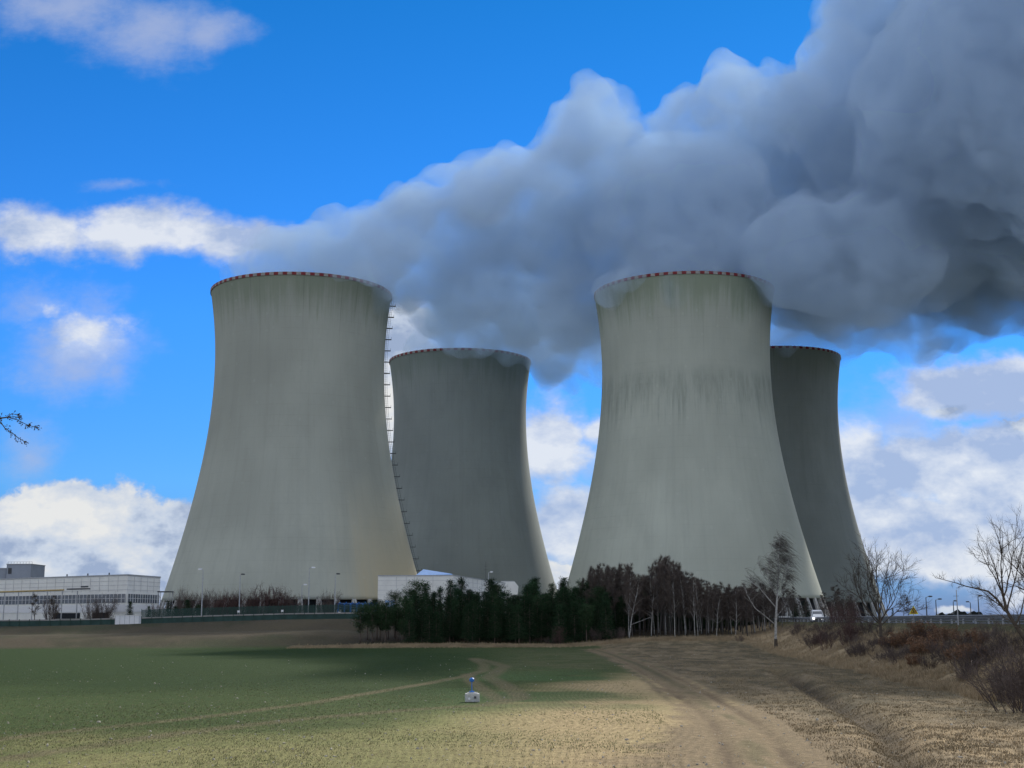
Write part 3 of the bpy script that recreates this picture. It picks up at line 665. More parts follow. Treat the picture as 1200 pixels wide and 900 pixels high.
#PART3
# ------------------------------------------------------------------ buildings of the plant
def build_left_building():
    # long white panel hall: long face runs away to the left, short end face to the right
    def corner(px, Y): a, b = ray(px, 700); return (a*Y, Y)
    A = corner(-40, 392); B = corner(148.5, 352); C = corner(187, 372)
    zt = P(148, 674, 352)[2]; zb = hz(B[0], B[1])-1.0
    root = empty('industrial_hall', (B[0], B[1], 0)); tag(root, 'long white panelled hall with a dark window strip, behind the white fence box', 'building')
    def L(p): return (p[0]-B[0], p[1]-B[1])
    A, C = L(A), L(C); Bo = (0., 0.)
    D = (A[0]+C[0], A[1]+C[1])
    wl = MB()
    for z0, z1, m in ((zb, zt, 0),):
        for p, q in ((A, Bo), (Bo, C), (C, D), (D, A)):
            wl.add([(p[0],p[1],z0),(q[0],q[1],z0),(q[0],q[1],z1),(p[0],p[1],z1)], [(0,1,2,3)])
    wl.add([(A[0],A[1],zt),(0,0,zt),(C[0],C[1],zt),(D[0],D[1],zt)], [(0,1,2,3)])
    wl.build('wall', M['white_panel'], root)
    def face(p, q):
        d = Vector((q[0]-p[0], q[1]-p[1], 0)); ln = d.length; d /= ln; nrm = Vector((d.y, -d.x, 0)); rz = math.atan2(d.y, d.x)
        def at(s, z, off): v = Vector((p[0], p[1], 0))+d*s+nrm*off; return (v.x, v.y, z)
        return ln, rz, at
    zp = lambda py: CZ+(HZ-py)/FPX*352*.985
    for fi, (p, q) in enumerate(((A, Bo), (Bo, C))):
        ln, rz, at = face(p, q)
        j = MB()
        for zz in (zp(679), zp(684), zp(689.5), zp(712)): j.box(at(ln/2, zz, .03), (ln-.1, .06, .12), rz)
        k = int(ln/3.6)
        for i in range(1, k):
            j.box(at(i*ln/k, (zp(692)+zt)/2-.1, .05), (.10, .06, zt-zp(692)-.4), rz)
        j.build('panel_joint', M['joint'], root)
        win = MB(); win.box(at(ln/2, zp(699.5), .06), (ln-(.6 if fi == 0 else 1.2), .10, 2.25), rz); w = win.build('window_band', M['glass'], root)
        mu = MB(); k2 = int(ln/1.55)
        for i in range(k2+1): mu.box(at(.4+i*(ln-.8)/k2, zp(699.5), .14), (.12, .06, 2.25), rz)
        mu.box(at(ln/2, zp(699.5), .14), (ln-1.3, .05, .07), rz)
        mu.build('mullion', M['white_paint'], w)
        lower = MB(); lower.box(at(ln/2, zp(711), .10), (ln-.2, .12, 1.9), rz); lower.build('white_fascia', M['white_paint'], root)
        cor = MB(); cor.box(at(ln/2, zt+.1, .0), (ln+.2, .35, .3), rz); cor.build('roof_edge', M['steel'], root)
    ln, rz, at = face(A, Bo)
    for s_, w__ in ((ln-10, 6.5), (ln-24, 11), (6, 11)): g = MB(); g.box(at(s_, zp(719.5), .12), (w__, .12, 1.5), rz); g.build('ground_floor_shade', M['dark'], root)  # dark panels on the wall paint the shaded ground floor recess
    
    for s in (9, 17, 25): 
        v = MB(); v.tube([at(ln-s*1.1, zt, -2), at(ln-s*1.1, zt+.9, -2)], .18, 6); v.build('roof_vent', M['steel_dark'], root)
    # yellow pipe gallery in front of the long face
    r2 = empty('pipe_bridge', (B[0], B[1], 0)); tag(r2, 'ochre pipe on thin white posts along the front of the long hall', 'pipe rack')
    pz = zp(690); g = MB(); g.tube([at(0, pz, 6), at(ln-18, pz+.2, 6)], .22, 8); g.build('pipe', M['yellow'], r2)
    g = MB(); g.box(at(ln-12, pz+.35, 6), (7.5, 1.6, .35), rz); g.box(at(ln-9.5, pz+.9, 6), (2.4, .5, .4), rz); g.build('gantry', M['steel_dark'], r2)
    for i in range(10):
        s = 2+i*(ln-18)/8.4
        h = MB(); h.bar(at(s, hz(B[0], B[1]-6)-.4, 6), at(s, pz-.15, 6), .22); h.build('post', M['steel'], r2)
build_left_building()
def box_building(name, label, px0, px1, pyt, Y, depth, m, steps=()):
    a, b = P(px0, pyt, Y), P(px1, pyt, Y)
    zb = hz((a[0]+b[0])/2, Y)-.5; w = b[0]-a[0]; cx = (a[0]+b[0])/2
    root = empty(name, (cx, Y, zb)); tag(root, label, 'building')
    g = MB(); g.box((0, depth/2, (a[2]-zb)/2), (w, depth, a[2]-zb)); g.build('wall', m, root)
    g = MB(); g.box((0, depth/2, a[2]-zb+.12), (w+.3, depth+.3, .25)); g.build('roof', M['steel'], root)
    return root, w, a[2]-zb
rt, w_, h_ = box_building('grey_block', 'blue grey windowless block rising behind the white hall at the left edge', 8, 36.5, 661.5, 470, 14, M['grey_clad'])
g = MB(); g.box((-w_/2+1.2, -.06, h_-2.2), (1.2, .1, 2.0)); g.build('door', M['steel_dark'], rt)
g = MB()
for i in range(9): g.bar((-w_/2+.3+i*1.05, .3, h_+.2), (-w_/2+.3+i*1.05, .3, h_+.9), .07)
g.bar((-w_/2+.3, .3, h_+.9), (-w_/2+8.7, .3, h_+.9), .07); g.build('railing', M['steel_dark'], rt)
rt, w_, h_ = box_building('grey_annex', 'lower grey annex cut by the left edge, beside the taller grey block', -40, 7.2, 666.5, 474, 12, M['grey_clad'])

def build_mid_building():
    Yb = 372; zg = hz(-38, 372)
    a = P(443, 675, Yb); b = P(531, 674, Yb); c3 = P(592, 684.5, 452)
    zt = a[2]
    root = empty('panel_building', (a[0], Yb, 0)); tag(root, 'white panelled building with a blue glazed roof ridge, behind the pines', 'building')
    w = b[0]-a[0]; c = (c3[0]-a[0], c3[1]-Yb)
    A, B_, C = (0, 0), (w, 0), c; D = (c[0]-w, c[1])
    g = MB()
    for p, q in ((A, B_), (B_, C), (C, D), (D, A)): g.add([(p[0],p[1],zg-1),(q[0],q[1],zg-1),(q[0],q[1],zt),(p[0],p[1],zt)], [(0,1,2,3)])
    g.add([(A[0],A[1],zt),(B_[0],B_[1],zt),(C[0],C[1],zt),(D[0],D[1],zt)], [(0,1,2,3)]); g.build('wall', M['white_panel'], root)
    j = MB(); q = FPX/Yb
    for k in range(1, 8): j.box((w/2, -.03, zt-k*1.28), (w-.1, .06, .09 if k % 2 else .06))
    for px in (464.5, 475.8, 485.5, 506.8): j.box(((px-443)/q, -.05, zt-4.4), (.11, .06, 8.4))
    d = Vector((C[0]-w, C[1], 0)); ln = d.length; rz = math.atan2(d.y, d.x)
    for k in range(1, 6): j.box((w+d.x/2, d.y/2-.03, zt-k*1.28), (ln-.2, .08, .1), rz)
    for k in range(1, 12): v = d*(k/12); j.box((w+v.x+.05, v.y-.05, zt-3.4), (.1, .1, 6.4), rz)
    j.build('panel_joint', M['joint'], root)
    g = MB(); g.box((w/2, 0, zt+.1), (w+.2, .3, .25)); v = d/2; g.box((w+v.x, v.y, zt+.1), (ln, .3, .25), rz); g.build('roof_edge', M['steel'], root)
    for k in range(2):
        x0 = (451.5+k*6.2-443)/q
        g = MB(); g.box((x0+.65, -.08, zt-7.6), (1.3, .1, 2.0)); ww = g.build('window', M['blueglass'], root)
        h = MB(); h.box((x0+.65, -.15, zt-7.6), (.08, .04, 2.0)); h.box((x0+.65, -.15, zt-7.3), (1.3, .04, .07)); h.box((x0-.03, -.15, zt-7.6), (.1, .06, 2.2)); h.box((x0+1.33, -.15, zt-7.6), (.1, .06, 2.2)); h.build('frame', M['white_paint'], ww)
    # glazed ridge
    x0, x1 = (486-443)/q, w-.1; y0, y1 = 2, 9; zr = zt+2.0; xr = (494-443)/q
    g = MB(); V = [(x0,y0,zt+.2),(x1,y0,zt+.2),(x1,y1,zt+.2),(x0,y1,zt+.2),(xr,(y0+y1)/2,zr),(x1-.6,(y0+y1)/2,zt+.75)]
    g.add(V, [(0,1,5,4),(1,2,5),(2,3,4,5)]); g.build('roof_glazing', M['blueglass'], root)
    g = MB(); g.add(V, [(3,0,4)]); g.build('roof_gable', M['white_panel'], root)
    # lower wing behind
    e0, e1 = P(586, 681.5, 455), P(603, 681.5, 455)
    rt2 = empty('roof_plant_house', (e0[0], 455, zg)); tag(rt2, 'small white block with a sloped roof at the right end behind the spruces', 'building')
    g = MB(); h0 = e0[2]-zg; w2 = e1[0]-e0[0]
    g.prism([(0,-.5),(w2,-.5),(w2+1.3,h0-1.6),(w2,h0),(.5,h0),(0,h0-.6)], 0, 8); g.build('wall', M['white_panel'], rt2)
    g = MB(); g.box((w2/2, 4, h0+.12), (w2*.9, 8.2, .2)); g.build('roof', M['steel'], rt2)
build_mid_building()

# ------------------------------------------------------------------ lamp posts, masts
def lamp_post(px, pyt, pyb, Y, arm, label, dark=False, r=.11):
    a = P(px, pyt, Y); b = P(px, pyb, Y); zb = min(b[2], hz(a[0], Y)) if pyb < 0 else b[2]
    root = empty('street_lamp', (a[0], Y, zb)); tag(root, label, 'street lamp', 'lamp posts of the plant')
    h = a[2]-zb
    g = MB(); g.tube([(0,0,0),(0,0,h*.6),(0,0,h)], [r*1.2, r, r*.7], 8); g.build('pole', M['steel'], root)
    g = MB(); g.tube([(0,0,h-.1),(arm*.6,0,h+.25),(arm,0,h+.2)], [r*.6,r*.5,r*.5], 6); g.build('arm', M['steel'], root)
    g = MB(); s = 1 if arm > 0 else -1
    V = []
    for (x, hw, t0, t1) in ((0,.12,-.05,.08),(.25,.24,-.12,.14),(.75,.26,-.12,.13),(1.05,.12,-.04,.06)):
        V += [(arm+s*x-s*.3,-hw,h+.2+t0),(arm+s*x-s*.3,hw,h+.2+t0),(arm+s*x-s*.3,hw*.7,h+.2+t1),(arm+s*x-s*.3,-hw*.7,h+.2+t1)]
    F = [(0,1,2,3),(15,14,13,12)]
    for i in range(3):
        for k in range(4): a_, b_ = i*4+k, i*4+(k+1)%4; F.append((a_, a_+4, b_+4, b_))
    g.add(V, F); g.build('lamp_head', M['steel_dark'] if dark else M['lampwhite'], root)
    return root
def gz(px, Y): a, b = ray(px, 720); return a*Y
def basepy(px, Y): z = hz(gz(px, Y), Y); a, b0 = ray(px, 0); a, b1 = ray(px, 900); return z
for (px, pt, Y, arm, lab, dk) in [
    (238, 668, 318, -.5, 'white headed lamp post before the left foot of the near left tower', 0),
    (281.5, 674, 326, .45, 'dark headed lamp post rising from the shrubs before the near left tower', 1),
    (362.5, 666, 330, .8, 'tall white headed lamp post before the middle of the near left tower', 0),
    (354, 686, 345, .6, 'shortest lamp post of the four, beside the tall white headed one', 0),
    (393, 673.5, 330, .5, 'dark headed lamp post nearest the panel building', 1),
    (572.5, 671, 440, .8, 'white headed lamp post beside the thin mast above the spruces', 0),
    (1085, 700, 330, .9, 'lamp post on the plant side of the road, right of the warning sign', 1),
    (1096.5, 703, 350, .9, 'second lamp post right of the warning sign, a little lower', 1),
    (1137, 706, 400, -.6, 'distant lamp post under the big limb of the right hand tree', 1),
    (1146, 699, 330, .4, 'distant lamp post right behind the twigs of the right hand tree', 1),
    (1117, 705, 380, .4, 'thin distant lamp post touching the tall steel pole', 1)]:
    x = gz(px, Y); z = hz(x, Y); root = None
    a = P(px, pt, Y); pyb = 450  # base at ground
    bz = z-.2
    r0 = lamp_post(px, pt, 720, Y, arm, lab, bool(dk)) if False else None
    root = empty('street_lamp', (a[0], Y, bz)); tag(root, lab, 'street lamp', 'lamp posts of the plant'); h = a[2]-bz; r = .13 if px > 1000 else .12
    g = MB(); g.tube([(0,0,0),(0,0,h*.6),(0,0,h)], [r*1.3, r, r*.75], 8); g.build('pole', M['steel_dark'] if px > 1000 else M['steel'], root)
    g = MB(); g.tube([(0,0,h-.1),(arm*.6,0,h+.22),(arm,0,h+.2)], [r*.6,r*.5,r*.5], 6); g.build('arm', M['steel'], root)
    g = MB(); s = 1 if arm > 0 else -1; V = []
    for (x_, hw, t0, t1) in ((0,.12,-.05,.10),(.25,.26,-.16,.20),(.75,.28,-.16,.18),(1.0,.12,-.04,.08)):
        V += [(arm+s*x_-s*.3,-hw,h+.2+t0),(arm+s*x_-s*.3,hw,h+.2+t0),(arm+s*x_-s*.3,hw*.7,h+.2+t1),(arm+s*x_-s*.3,-hw*.7,h+.2+t1)]
    F = [(0,1,2,3),(15,14,13,12)]
    for i in range(3):
        for k in range(4): a_, b_ = i*4+k, i*4+(k+1)%4; F.append((a_, a_+4, b_+4, b_))
    g.add(V, F); g.build('lamp_head', M['steel_dark'] if dk else M['lampwhite'], root)
# mast above the spruces
a = P(569.3, 658, 430); zb = hz(a[0], 430)
rt = empty('antenna_mast', (a[0], 430, zb)); tag(rt, 'thin dark antenna mast above the spruces beside a white headed lamp', 'mast')
h = a[2]-zb; g = MB(); g.tube([(0,0,0),(0,0,h*.7),(0,0,h)], [.14,.09,.05], 6); g.build('pole', M['steel_dark'], rt)
g = MB(); g.bar((-.6,0,h*.86),(.6,0,h*.86),.08); g.bar((-.4,0,h*.92),(.4,0,h*.92),.06); g.build('crossbar', M['steel_dark'], rt)
# tall steel pole on the bank crest
a = P(1120.6, 691, 119); zb = ROADZ-.1
rt = empty('steel_pole', (a[0], 119, zb)); tag(rt, 'tallest thin steel pole, with a short crossbar, at the guard rail', 'pole')
h = a[2]-zb; g = MB(); g.tube([(0,0,0),(0,0,h*.5),(0,0,h)], [.06,.05,.035], 8); g.build('pole', M['steel'], rt)
g = MB(); g.bar((-.3,0,h-.55),(.18,0,h-.55),.03); g.build('crossbar', M['steel_dark'], rt)

# ------------------------------------------------------------------ perimeter fence of the left slope
def fence_line(px): return 312+(px/430.)*4
def build_fences():
    rt = empty('green_fence', (0,0,0)); tag(rt, 'low green panelled fence with a pale top rail along the crest of the slope', 'fence')
    pts = []
    for px in np.linspace(-60, 470, 90):
        Y = 306+px*.012; x = gz(px, Y); z = hz(x, Y); pts.append((x, Y, z))
    g = MB(); tp = MB(); ps = []
    for (p, q) in zip(pts[:-1], pts[1:]):
        hh = 1.35
        g.bar((p[0], p[1], p[2]+hh/2-.15), (q[0], q[1], q[2]+hh/2-.15), .05, hh)
        tp.bar((p[0], p[1]-.06, p[2]+hh-.05), (q[0], q[1]-.06, q[2]+hh-.05), .12, .28)
    g.build('panel', M['green_mesh'], rt); tp.build('top_rail', M['white_mark'], rt)
    for i, p in enumerate(pts[::2]):
        h = MB(); h.box((p[0], p[1]-.14, p[2]+.6), (.12, .12, 1.9)); h.build('post', M['green_dark'], rt)
    # taller wire-mesh fence behind
    rt = empty('mesh_fence', (0,0,0)); tag(rt, 'tall dark green wire fence across the foot of the near left tower', 'fence')
    pts = []
    for px in np.linspace(166, 470, 60):
        Y = 318+px*.012; x = gz(px, Y); pts.append((x, Y, hz(x, Y)))
    g = MB()
    H = 3.4
    for (p, q) in zip(pts[:-1], pts[1:]):
        for k in range(22): g.bar((p[0], p[1], p[2]+.1+k*.15), (q[0], q[1], q[2]+.1+k*.15), .04, .10)  # wires set dense so the fence also stands in for shade behind
    g.build('wire_panel', M['green_mesh'], rt)
    for p in pts:
        h = MB(); h.box((p[0], p[1]-.1, p[2]+H/2), (.1, .1, H+.2)); h.build('post', M['green_dark'], rt)
build_fences()
# small white notices on the fence
for (px, py, lab) in [(279.5, 716.6, 'small white notice on the fence below the first shrubs'), (330.8, 715.8, 'small white notice on the fence below the big reddish shrub'), (397.5, 718.3, 'small white notice on the fence near the blue pipes')]:
    Y = 320; p = P(px, py, Y); rt = empty('fence_notice', (p[0], Y, p[2]))
    tag(rt, lab, 'notice board', 'white notices on the fence')
    g = MB(); g.box((0,0,0), (.55, .05, .45)); g.build('board', M['white_paint'], rt)
    g = MB()
    for sx in (-.2, .2): g.box((sx, .06, -.5), (.05, .05, 1.6))
    g.build('bracket', M['steel'], rt)
# white box at the fence
p = P(149.8, 731.5, 303); zb = hz(p[0], 303)
rt = empty('equipment_cabinet', (p[0], 303, zb-.1)); tag(rt, 'low white five panelled cabinet standing at the green fence', 'cabinet')
g = MB(); g.box((0,0,1.0), (5.4,1.4,1.95)); g.build('body', M['white_paint'], rt)
g = MB(); g.box((0,0,2.02), (5.6,1.6,.12)); g.build('lid', M['white_panel'], rt)
for i in range(6): g = MB(); g.box((-2.68+i*1.07, -.72, 1.0), (.07,.05,1.9)); g.build('panel_rib', M['steel'], rt)
# steel frame stand at the end of the hall
a = P(194, 693.5, 362); zb = hz(a[0], 362)
rt = empty('steel_frame_stand', (a[0], 362, zb)); tag(rt, 'open steel frame with a flat top deck between the white hall and the tower', 'frame')
h = a[2]-zb; g = MB(); g.box((0,0,h), (3.6,3,.3)); g.build('deck', M['steel_dark'], rt)
for sx in (-1.6, 1.6):
    for sy in (-1.3, 1.3): g = MB(); g.bar((sx,sy,-.3),(sx,sy,h),.16); g.build('leg', M['steel'], rt)
g = MB(); g.bar((-1.6,-1.3,.5),(1.6,-1.3,h-.3),.1); g.bar((1.6,-1.3,.5),(-1.6,-1.3,h-.3),.1); g.bar((-1.6,-1.3,h*.66),(1.6,-1.3,h*.66),.12); g.build('brace', M['steel'], rt)
# blue pipework at the foot of the near left tower
x0 = P(393, 706, 560); x1 = P(446, 706, 560)
rt = empty('blue_pipework', ((x0[0]+x1[0])/2, 560, TG)); tag(rt, 'blue pipes on a pale plinth at the foot of the near left tower', 'pipework')
w = x1[0]-x0[0]; zt = x0[2]-TG
g = MB()
for k in range(3): g.tube([(-w/2, k*1.2, zt-.6-k*.9), (w/2, k*1.2, zt-.6-k*.9)], .42, 8)
g.build('pipe', M['bluepipe'], rt)
g = MB()
for i in range(7): 
    xx = -w/2+1.2+i*w/7.2; g.tube([(xx, -.6, 0), (xx, -.6, zt-.5), (xx+.9, -.2, zt-.1)], .38, 8)
g.build('riser', M['blue'], rt)
g = MB(); g.box((0, -1.6, 1.5), (w, .6, 3.0)); g.build('plinth', M['leg'], rt)
# low grey hall behind the near left tower
rt = empty('low_hall', (-60, 700, TG)); tag(rt, 'low grey hall behind the legs of the near left tower', 'building')
g = MB(); g.box((0,0,3.5), (46,14,7)); g.build('wall', M['grey_clad'], rt); g = MB(); g.box((0,0,7.1), (47,15,.3)); g.build('roof', M['steel_dark'], rt)

# ------------------------------------------------------------------ road on the right embankment
def build_road():
    ys = np.linspace(20, 330, 80)
    V = []; 
    for y in ys:
        for o in (2.0, 9.6): V.append((float(xtop(y))+o, y, ROADZ+.02+(.95*float(ss(y,330,460)))))
    F = np.array([[2*i, 2*i+1, 2*i+3, 2*i+2] for i in range(len(ys)-1)])
    tag(ob('road', np_mesh('road', V, F, [M['asphalt']])), kind='structure')
    g = MB()
    for i in range(len(ys)-1):
        for o, wd in ((2.3, .12), (9.2, .12)):
            a, b = ys[i], ys[i+1]; xa, xb = float(xtop(a))+o, float(xtop(b))+o
            g.add([(xa,a,ROADZ+.026),(xa+wd,a,ROADZ+.026),(xb+wd,b,ROADZ+.026),(xb,b,ROADZ+.026)], [(0,1,2,3)])
    tag(g.build('road_marking', M['white_paint']), kind='structure')
build_road()
def guardrail(off, y0, y1, step, label, top=.75, y_hide=None):
    x0 = float(xtop(y0))+off
    rt = empty('guard_rail', (x0, y0, ROADZ)); tag(rt, label, 'guard rail', 'steel guard rails of the road')
    ys = np.arange(y0, y1, step)
    def X(y): return float(xtop(y))+off-x0
    # W profile beam
    prof = [(0,-.16),(.07,-.10),(.07,-.05),(0,0),(.07,.05),(.07,.10),(0,.16)]
    g = MB(); n = len(prof)
    V = []; F = []
    for y in ys:
        for s in (0, 1):
            for (dx, dz) in prof: V.append((X(y)-.12+dx*-1+s*.012, y-y0, top-.14+dz))
    for i in range(len(ys)-1):
        for s in (0, 1):
            for k in range(n-1):
                a = (i*2+s)*n+k; F.append((a, a+1, a+1+2*n, a+2*n))
    g.add(V, F); g.build('rail', M['rail'], rt)
    g = MB(); g.bar((X(ys[0]), 0, .30), (X(ys[-1]), ys[-1]-y0, .30), .08, .10); g.build('lower_rail', M['rail'], rt)
    for y in ys:
        h = MB(); h.box((X(y), y-y0, top/2-.25), (.12, .15, top+.5)); h.build('post', M['steel'], rt)
guardrail(.8, 84, 300, 4.2, 'steel guard rail nearest the viewer, along the crest of the brown bank')
guardrail(10.6, 100, 330, 8, 'steel guard rail on the far side of the road, seen through the near one', .62)
# low concrete parapet beyond the road
rt = empty('concrete_parapet', (float(xtop(90))+12.6, 90, ROADZ)); tag(rt, 'long low grey wall beyond the road, right of the warning sign', 'wall')
g = MB(); ww = []
ys = [62, 90, 120, 141]
for a, b in zip(ys[:-1], ys[1:]):
    g.bar((float(xtop(a)-xtop(90)), a-90, .55), (float(xtop(b)-xtop(90)), b-90, .50), .35, 1.15)
g.build('wall', M['leg'], rt)
g = MB()
for a, b in zip(ys[:-1], ys[1:]): g.bar((float(xtop(a)-xtop(90)), a-90, 1.17), (float(xtop(b)-xtop(90)), b-90, 1.12), .5, .10)
g.build('coping', M['conc'], rt)

# warning sign
def build_sign():
    Y = 140; p = P(1070.8, 719, Y); zb = ROADZ
    rt = empty('warning_sign', (p[0], Y, zb)); tag(rt, 'yellow triangular warning sign with a black bordered pictogram behind the guard rail', 'road sign')
    z0 = p[2]-zb; s = 11.0/FPX*Y; h = s*.9
    z0 = P(1070.8, 719.8, Y)[2]-zb
    def tri(cx, z, wd, ht, y, m, name, par, th=.03):
        g = MB(); g.prism([(cx-wd/2, z), (cx+wd/2, z), (cx, z+ht)], y-th/2, y+th/2); return g.build(name, m, par)
    pl = tri(0, z0, s, h, 0, M['sign_y'], 'plate', rt)
    # black border as a ring of bars and the pictogram in the middle
    g = MB(); k = .60; zz = z0+h*.13; w2 = s*k; h2 = h*k
    A, B, C = (-w2/2, -.025, zz), (w2/2, -.025, zz), (0, -.025, zz+h2)
    for a, b in ((A, B), (B, C), (C, A)): g.bar(a, b, .02, .07)
    g.build('border', M['sred'], pl)
    g = MB(); g.prism([(-.16, zz+.07), (.16, zz+.07), (.11, zz+.17), (-.11, zz+.17)], -.035, -.02); g.prism([(-.07, zz+.19), (.07, zz+.19), (.0, zz+.34)], -.035, -.02); g.build('pictogram', M['black'], pl)
    g = MB(); g.tube([(0,.05,-.3),(0,.05,z0+.3)], .04, 8); g.build('post', M['steel'], rt)
build_sign()

# white van, seen from the front
def build_van():
    Y = 212; X = float(xtop(Y))+1.6; p = P(958.4, 722, Y); X = p[0]
    rt = empty('van', (X, Y, ROADZ-.25), -math.atan2(X, Y)*.75); tag(rt, 'white van driving towards the viewer with its headlights on, behind the reddish shrubs', 'van')
    # cross-sections along y (front at y=0), half width, z bottom, z shoulder, z roof, roof half-width
    secs = [(0,.80,.45,.85,.98,.70),(.12,.92,.35,.95,1.08,.80),(.75,.96,.32,1.05,1.22,.84),(1.55,.97,.32,1.15,1.95,.74),(1.9,.98,.32,1.2,2.12,.76),(3.6,.98,.32,1.2,2.15,.78),(4.75,.96,.35,1.2,2.08,.76),(4.9,.90,.45,1.15,1.9,.70)]
    g = MB(); V = []
    for (y, hw, zb, zs, zr, rw) in secs:
        V += [(-hw*.9,y,zb),(hw*.9,y,zb),(hw,y,zb+.2),(hw,y,zs),(rw,y,zr-.10),(rw*.82,y,zr),(-rw*.82,y,zr),(-rw,y,zr-.10),(-hw,y,zs),(-hw,y,zb+.2)]
    n = 10; F = [tuple(range(n)), tuple(range(len(V)-1, len(V)-1-n, -1))]
    for i in range(len(secs)-1):
        for k in range(n): a, b = i*n+k, i*n+(k+1)%n; F.append((a, a+n, b+n, b))
    g.add(V, F); body = g.build('body', M['van'], rt)
    g = MB(); g.add([(-.80,.80,1.20),(.80,.80,1.20),(.70,1.50,1.90),(-.70,1.50,1.90)], [(0,1,2,3)]); w = g.build('windscreen', M['glass'], rt); 
    for v in w.data.vertices: v.co.y -= .02; v.co.z += .025
    for s in (-1, 1):
        g = MB(); g.add([(s*.985,1.6,1.22),(s*.99,3.3,1.25),(s*.80,3.3,1.95),(s*.79,1.9,1.90)], [(0,1,2,3) if s > 0 else (3,2,1,0)]); g.build('side_window', M['glass'], rt)
        g = MB(); g.tube([(s*.66,-.03,.80),(s*.66,.06,.80)], [.15,.17], 10); g.build('headlight', headmat, rt)
        g = MB(); g.box((s*1.12,1.35,1.25), (.2,.12,.28)); g.build('mirror', M['black'], rt)
        for yy in (.85, 3.95):
            g = MB(); g.tube([(s*.80,yy,.33),(s*1.0,yy,.33)], .33, 16); wl = g.build('wheel', M['tyre'], rt)
            g = MB(); g.tube([(s*.99,yy,.33),(s*1.02,yy,.33)], .2, 12); g.build('rim', M['steel'], wl)
    g = MB(); g.box((0,-.03,.62), (.9,.06,.18)); g.build('grille', M['black'], rt)
    g = MB(); g.box((0,-.02,.42), (1.6,.14,.16)); g.build('bumper', M['steel_dark'], rt)
headmat, nt_, b_ = new_mat('headlamp_glow'); b_.inputs['Emission Color'].default_value = (1,.98,.92,1); b_.inputs['Emission Strength'].default_value = 3.0
build_van()

# concrete block with the blue marker in the field
def build_marker():
    x, y = G0(553.5, 822.3); z = hz(x, y)
    rt = empty('well_cover_block', (x, y, z)); tag(rt, 'pale concrete block lying alone in the green field', 'concrete block')
    g = MB(); g.box((0,0,.24), (.80,.80,.46), .06)
    bl = g.build('body', M['conc'], rt)
    bv = bl.modifiers.new('b', 'BEVEL'); bv.width = .03; bv.segments = 2
    g = MB(); g.tube([(0,0,.46),(0,0,.53)], .3, 18); g.build('lid', M['conc'], rt)
    g = MB(); g.box((.17,-.43,.27),(.12,.05,.12), .06); g.build('bracket', M['steel_dark'], rt)
    g = MB(); g.tube([(-.16,-.42,.2),(-.16,-.36,.2)], .07, 10); g.build('plug', M['white_paint'], rt)
    ztop = P(553.5, 794, y)[2]-z
    r2 = empty('marker_post', (x-.03, y+.02, z+.53)); tag(r2, 'thin blue marker post with a round blue head on the pale concrete block', 'marker post')
    g = MB(); g.tube([(0,0,0),(0,0,ztop-.73)], .028, 8); g.build('pole', M['blue'], r2)
    g = MB(); h = ztop-.73
    g.tube([(0,0,h-.05),(0,0,h),(0,0,h+.12),(0,0,h+.2)], [.06,.14,.15,.05], 10); g.build('head', M['blue'], r2)
    g = MB(); g.tube([(0,0,.0),(0,0,.07)], .14, 8); g.build('foot', M['blue'], r2)
build_marker()
# ------------------------------------------------------------------ trees
class TB:
    """builds branches quickly: tapered tubes in numpy-friendly lists"""
    def __init__(s): s.b = {}
    def tube(s, key, pts, r0, r1, n):
        mb = s.b.setdefault(key, MB()); k = len(pts)
        mb.tube(pts, [r0+(r1-r0)*i/(k-1) for i in range(k)], n, cap=False)
def wob(R, p, d, L, k, bend, up=0, side=None):
    """a wandering polyline starting at p in direction d"""
    pts = [Vector(p)]; d = Vector(d).normalized(); st = L/k
    for i in range(k):
        d = (d+Vector((R.gauss(0,bend), R.gauss(0,bend), R.gauss(0,bend)+up))+(side if side else Vector((0,0,0)))).normalized()
        pts.append(pts[-1]+d*st)
    return pts
def perp(R, d, ang):
    d = Vector(d).normalized(); a = Vector((R.gauss(0,1), R.gauss(0,1), R.gauss(0,1))); a = (a-d*a.dot(d)).normalized()
    return (d*math.cos(ang)+a*math.sin(ang)).normalized()
def leaf_cloud(Vl, Fl, c, R, n, rad, size, flat=.6, asp=.35, dirv=None):
    pass
def quads(C, D, W):   # centers (n,3), half-length vectors D, half-width vectors W -> verts, faces
    V = np.stack([C-D-W*.4, C-D+W*.4, C+D+W, C+D-W], 1).reshape(-1, 3)
    return V, np.arange(len(C)*4).reshape(-1, 4)

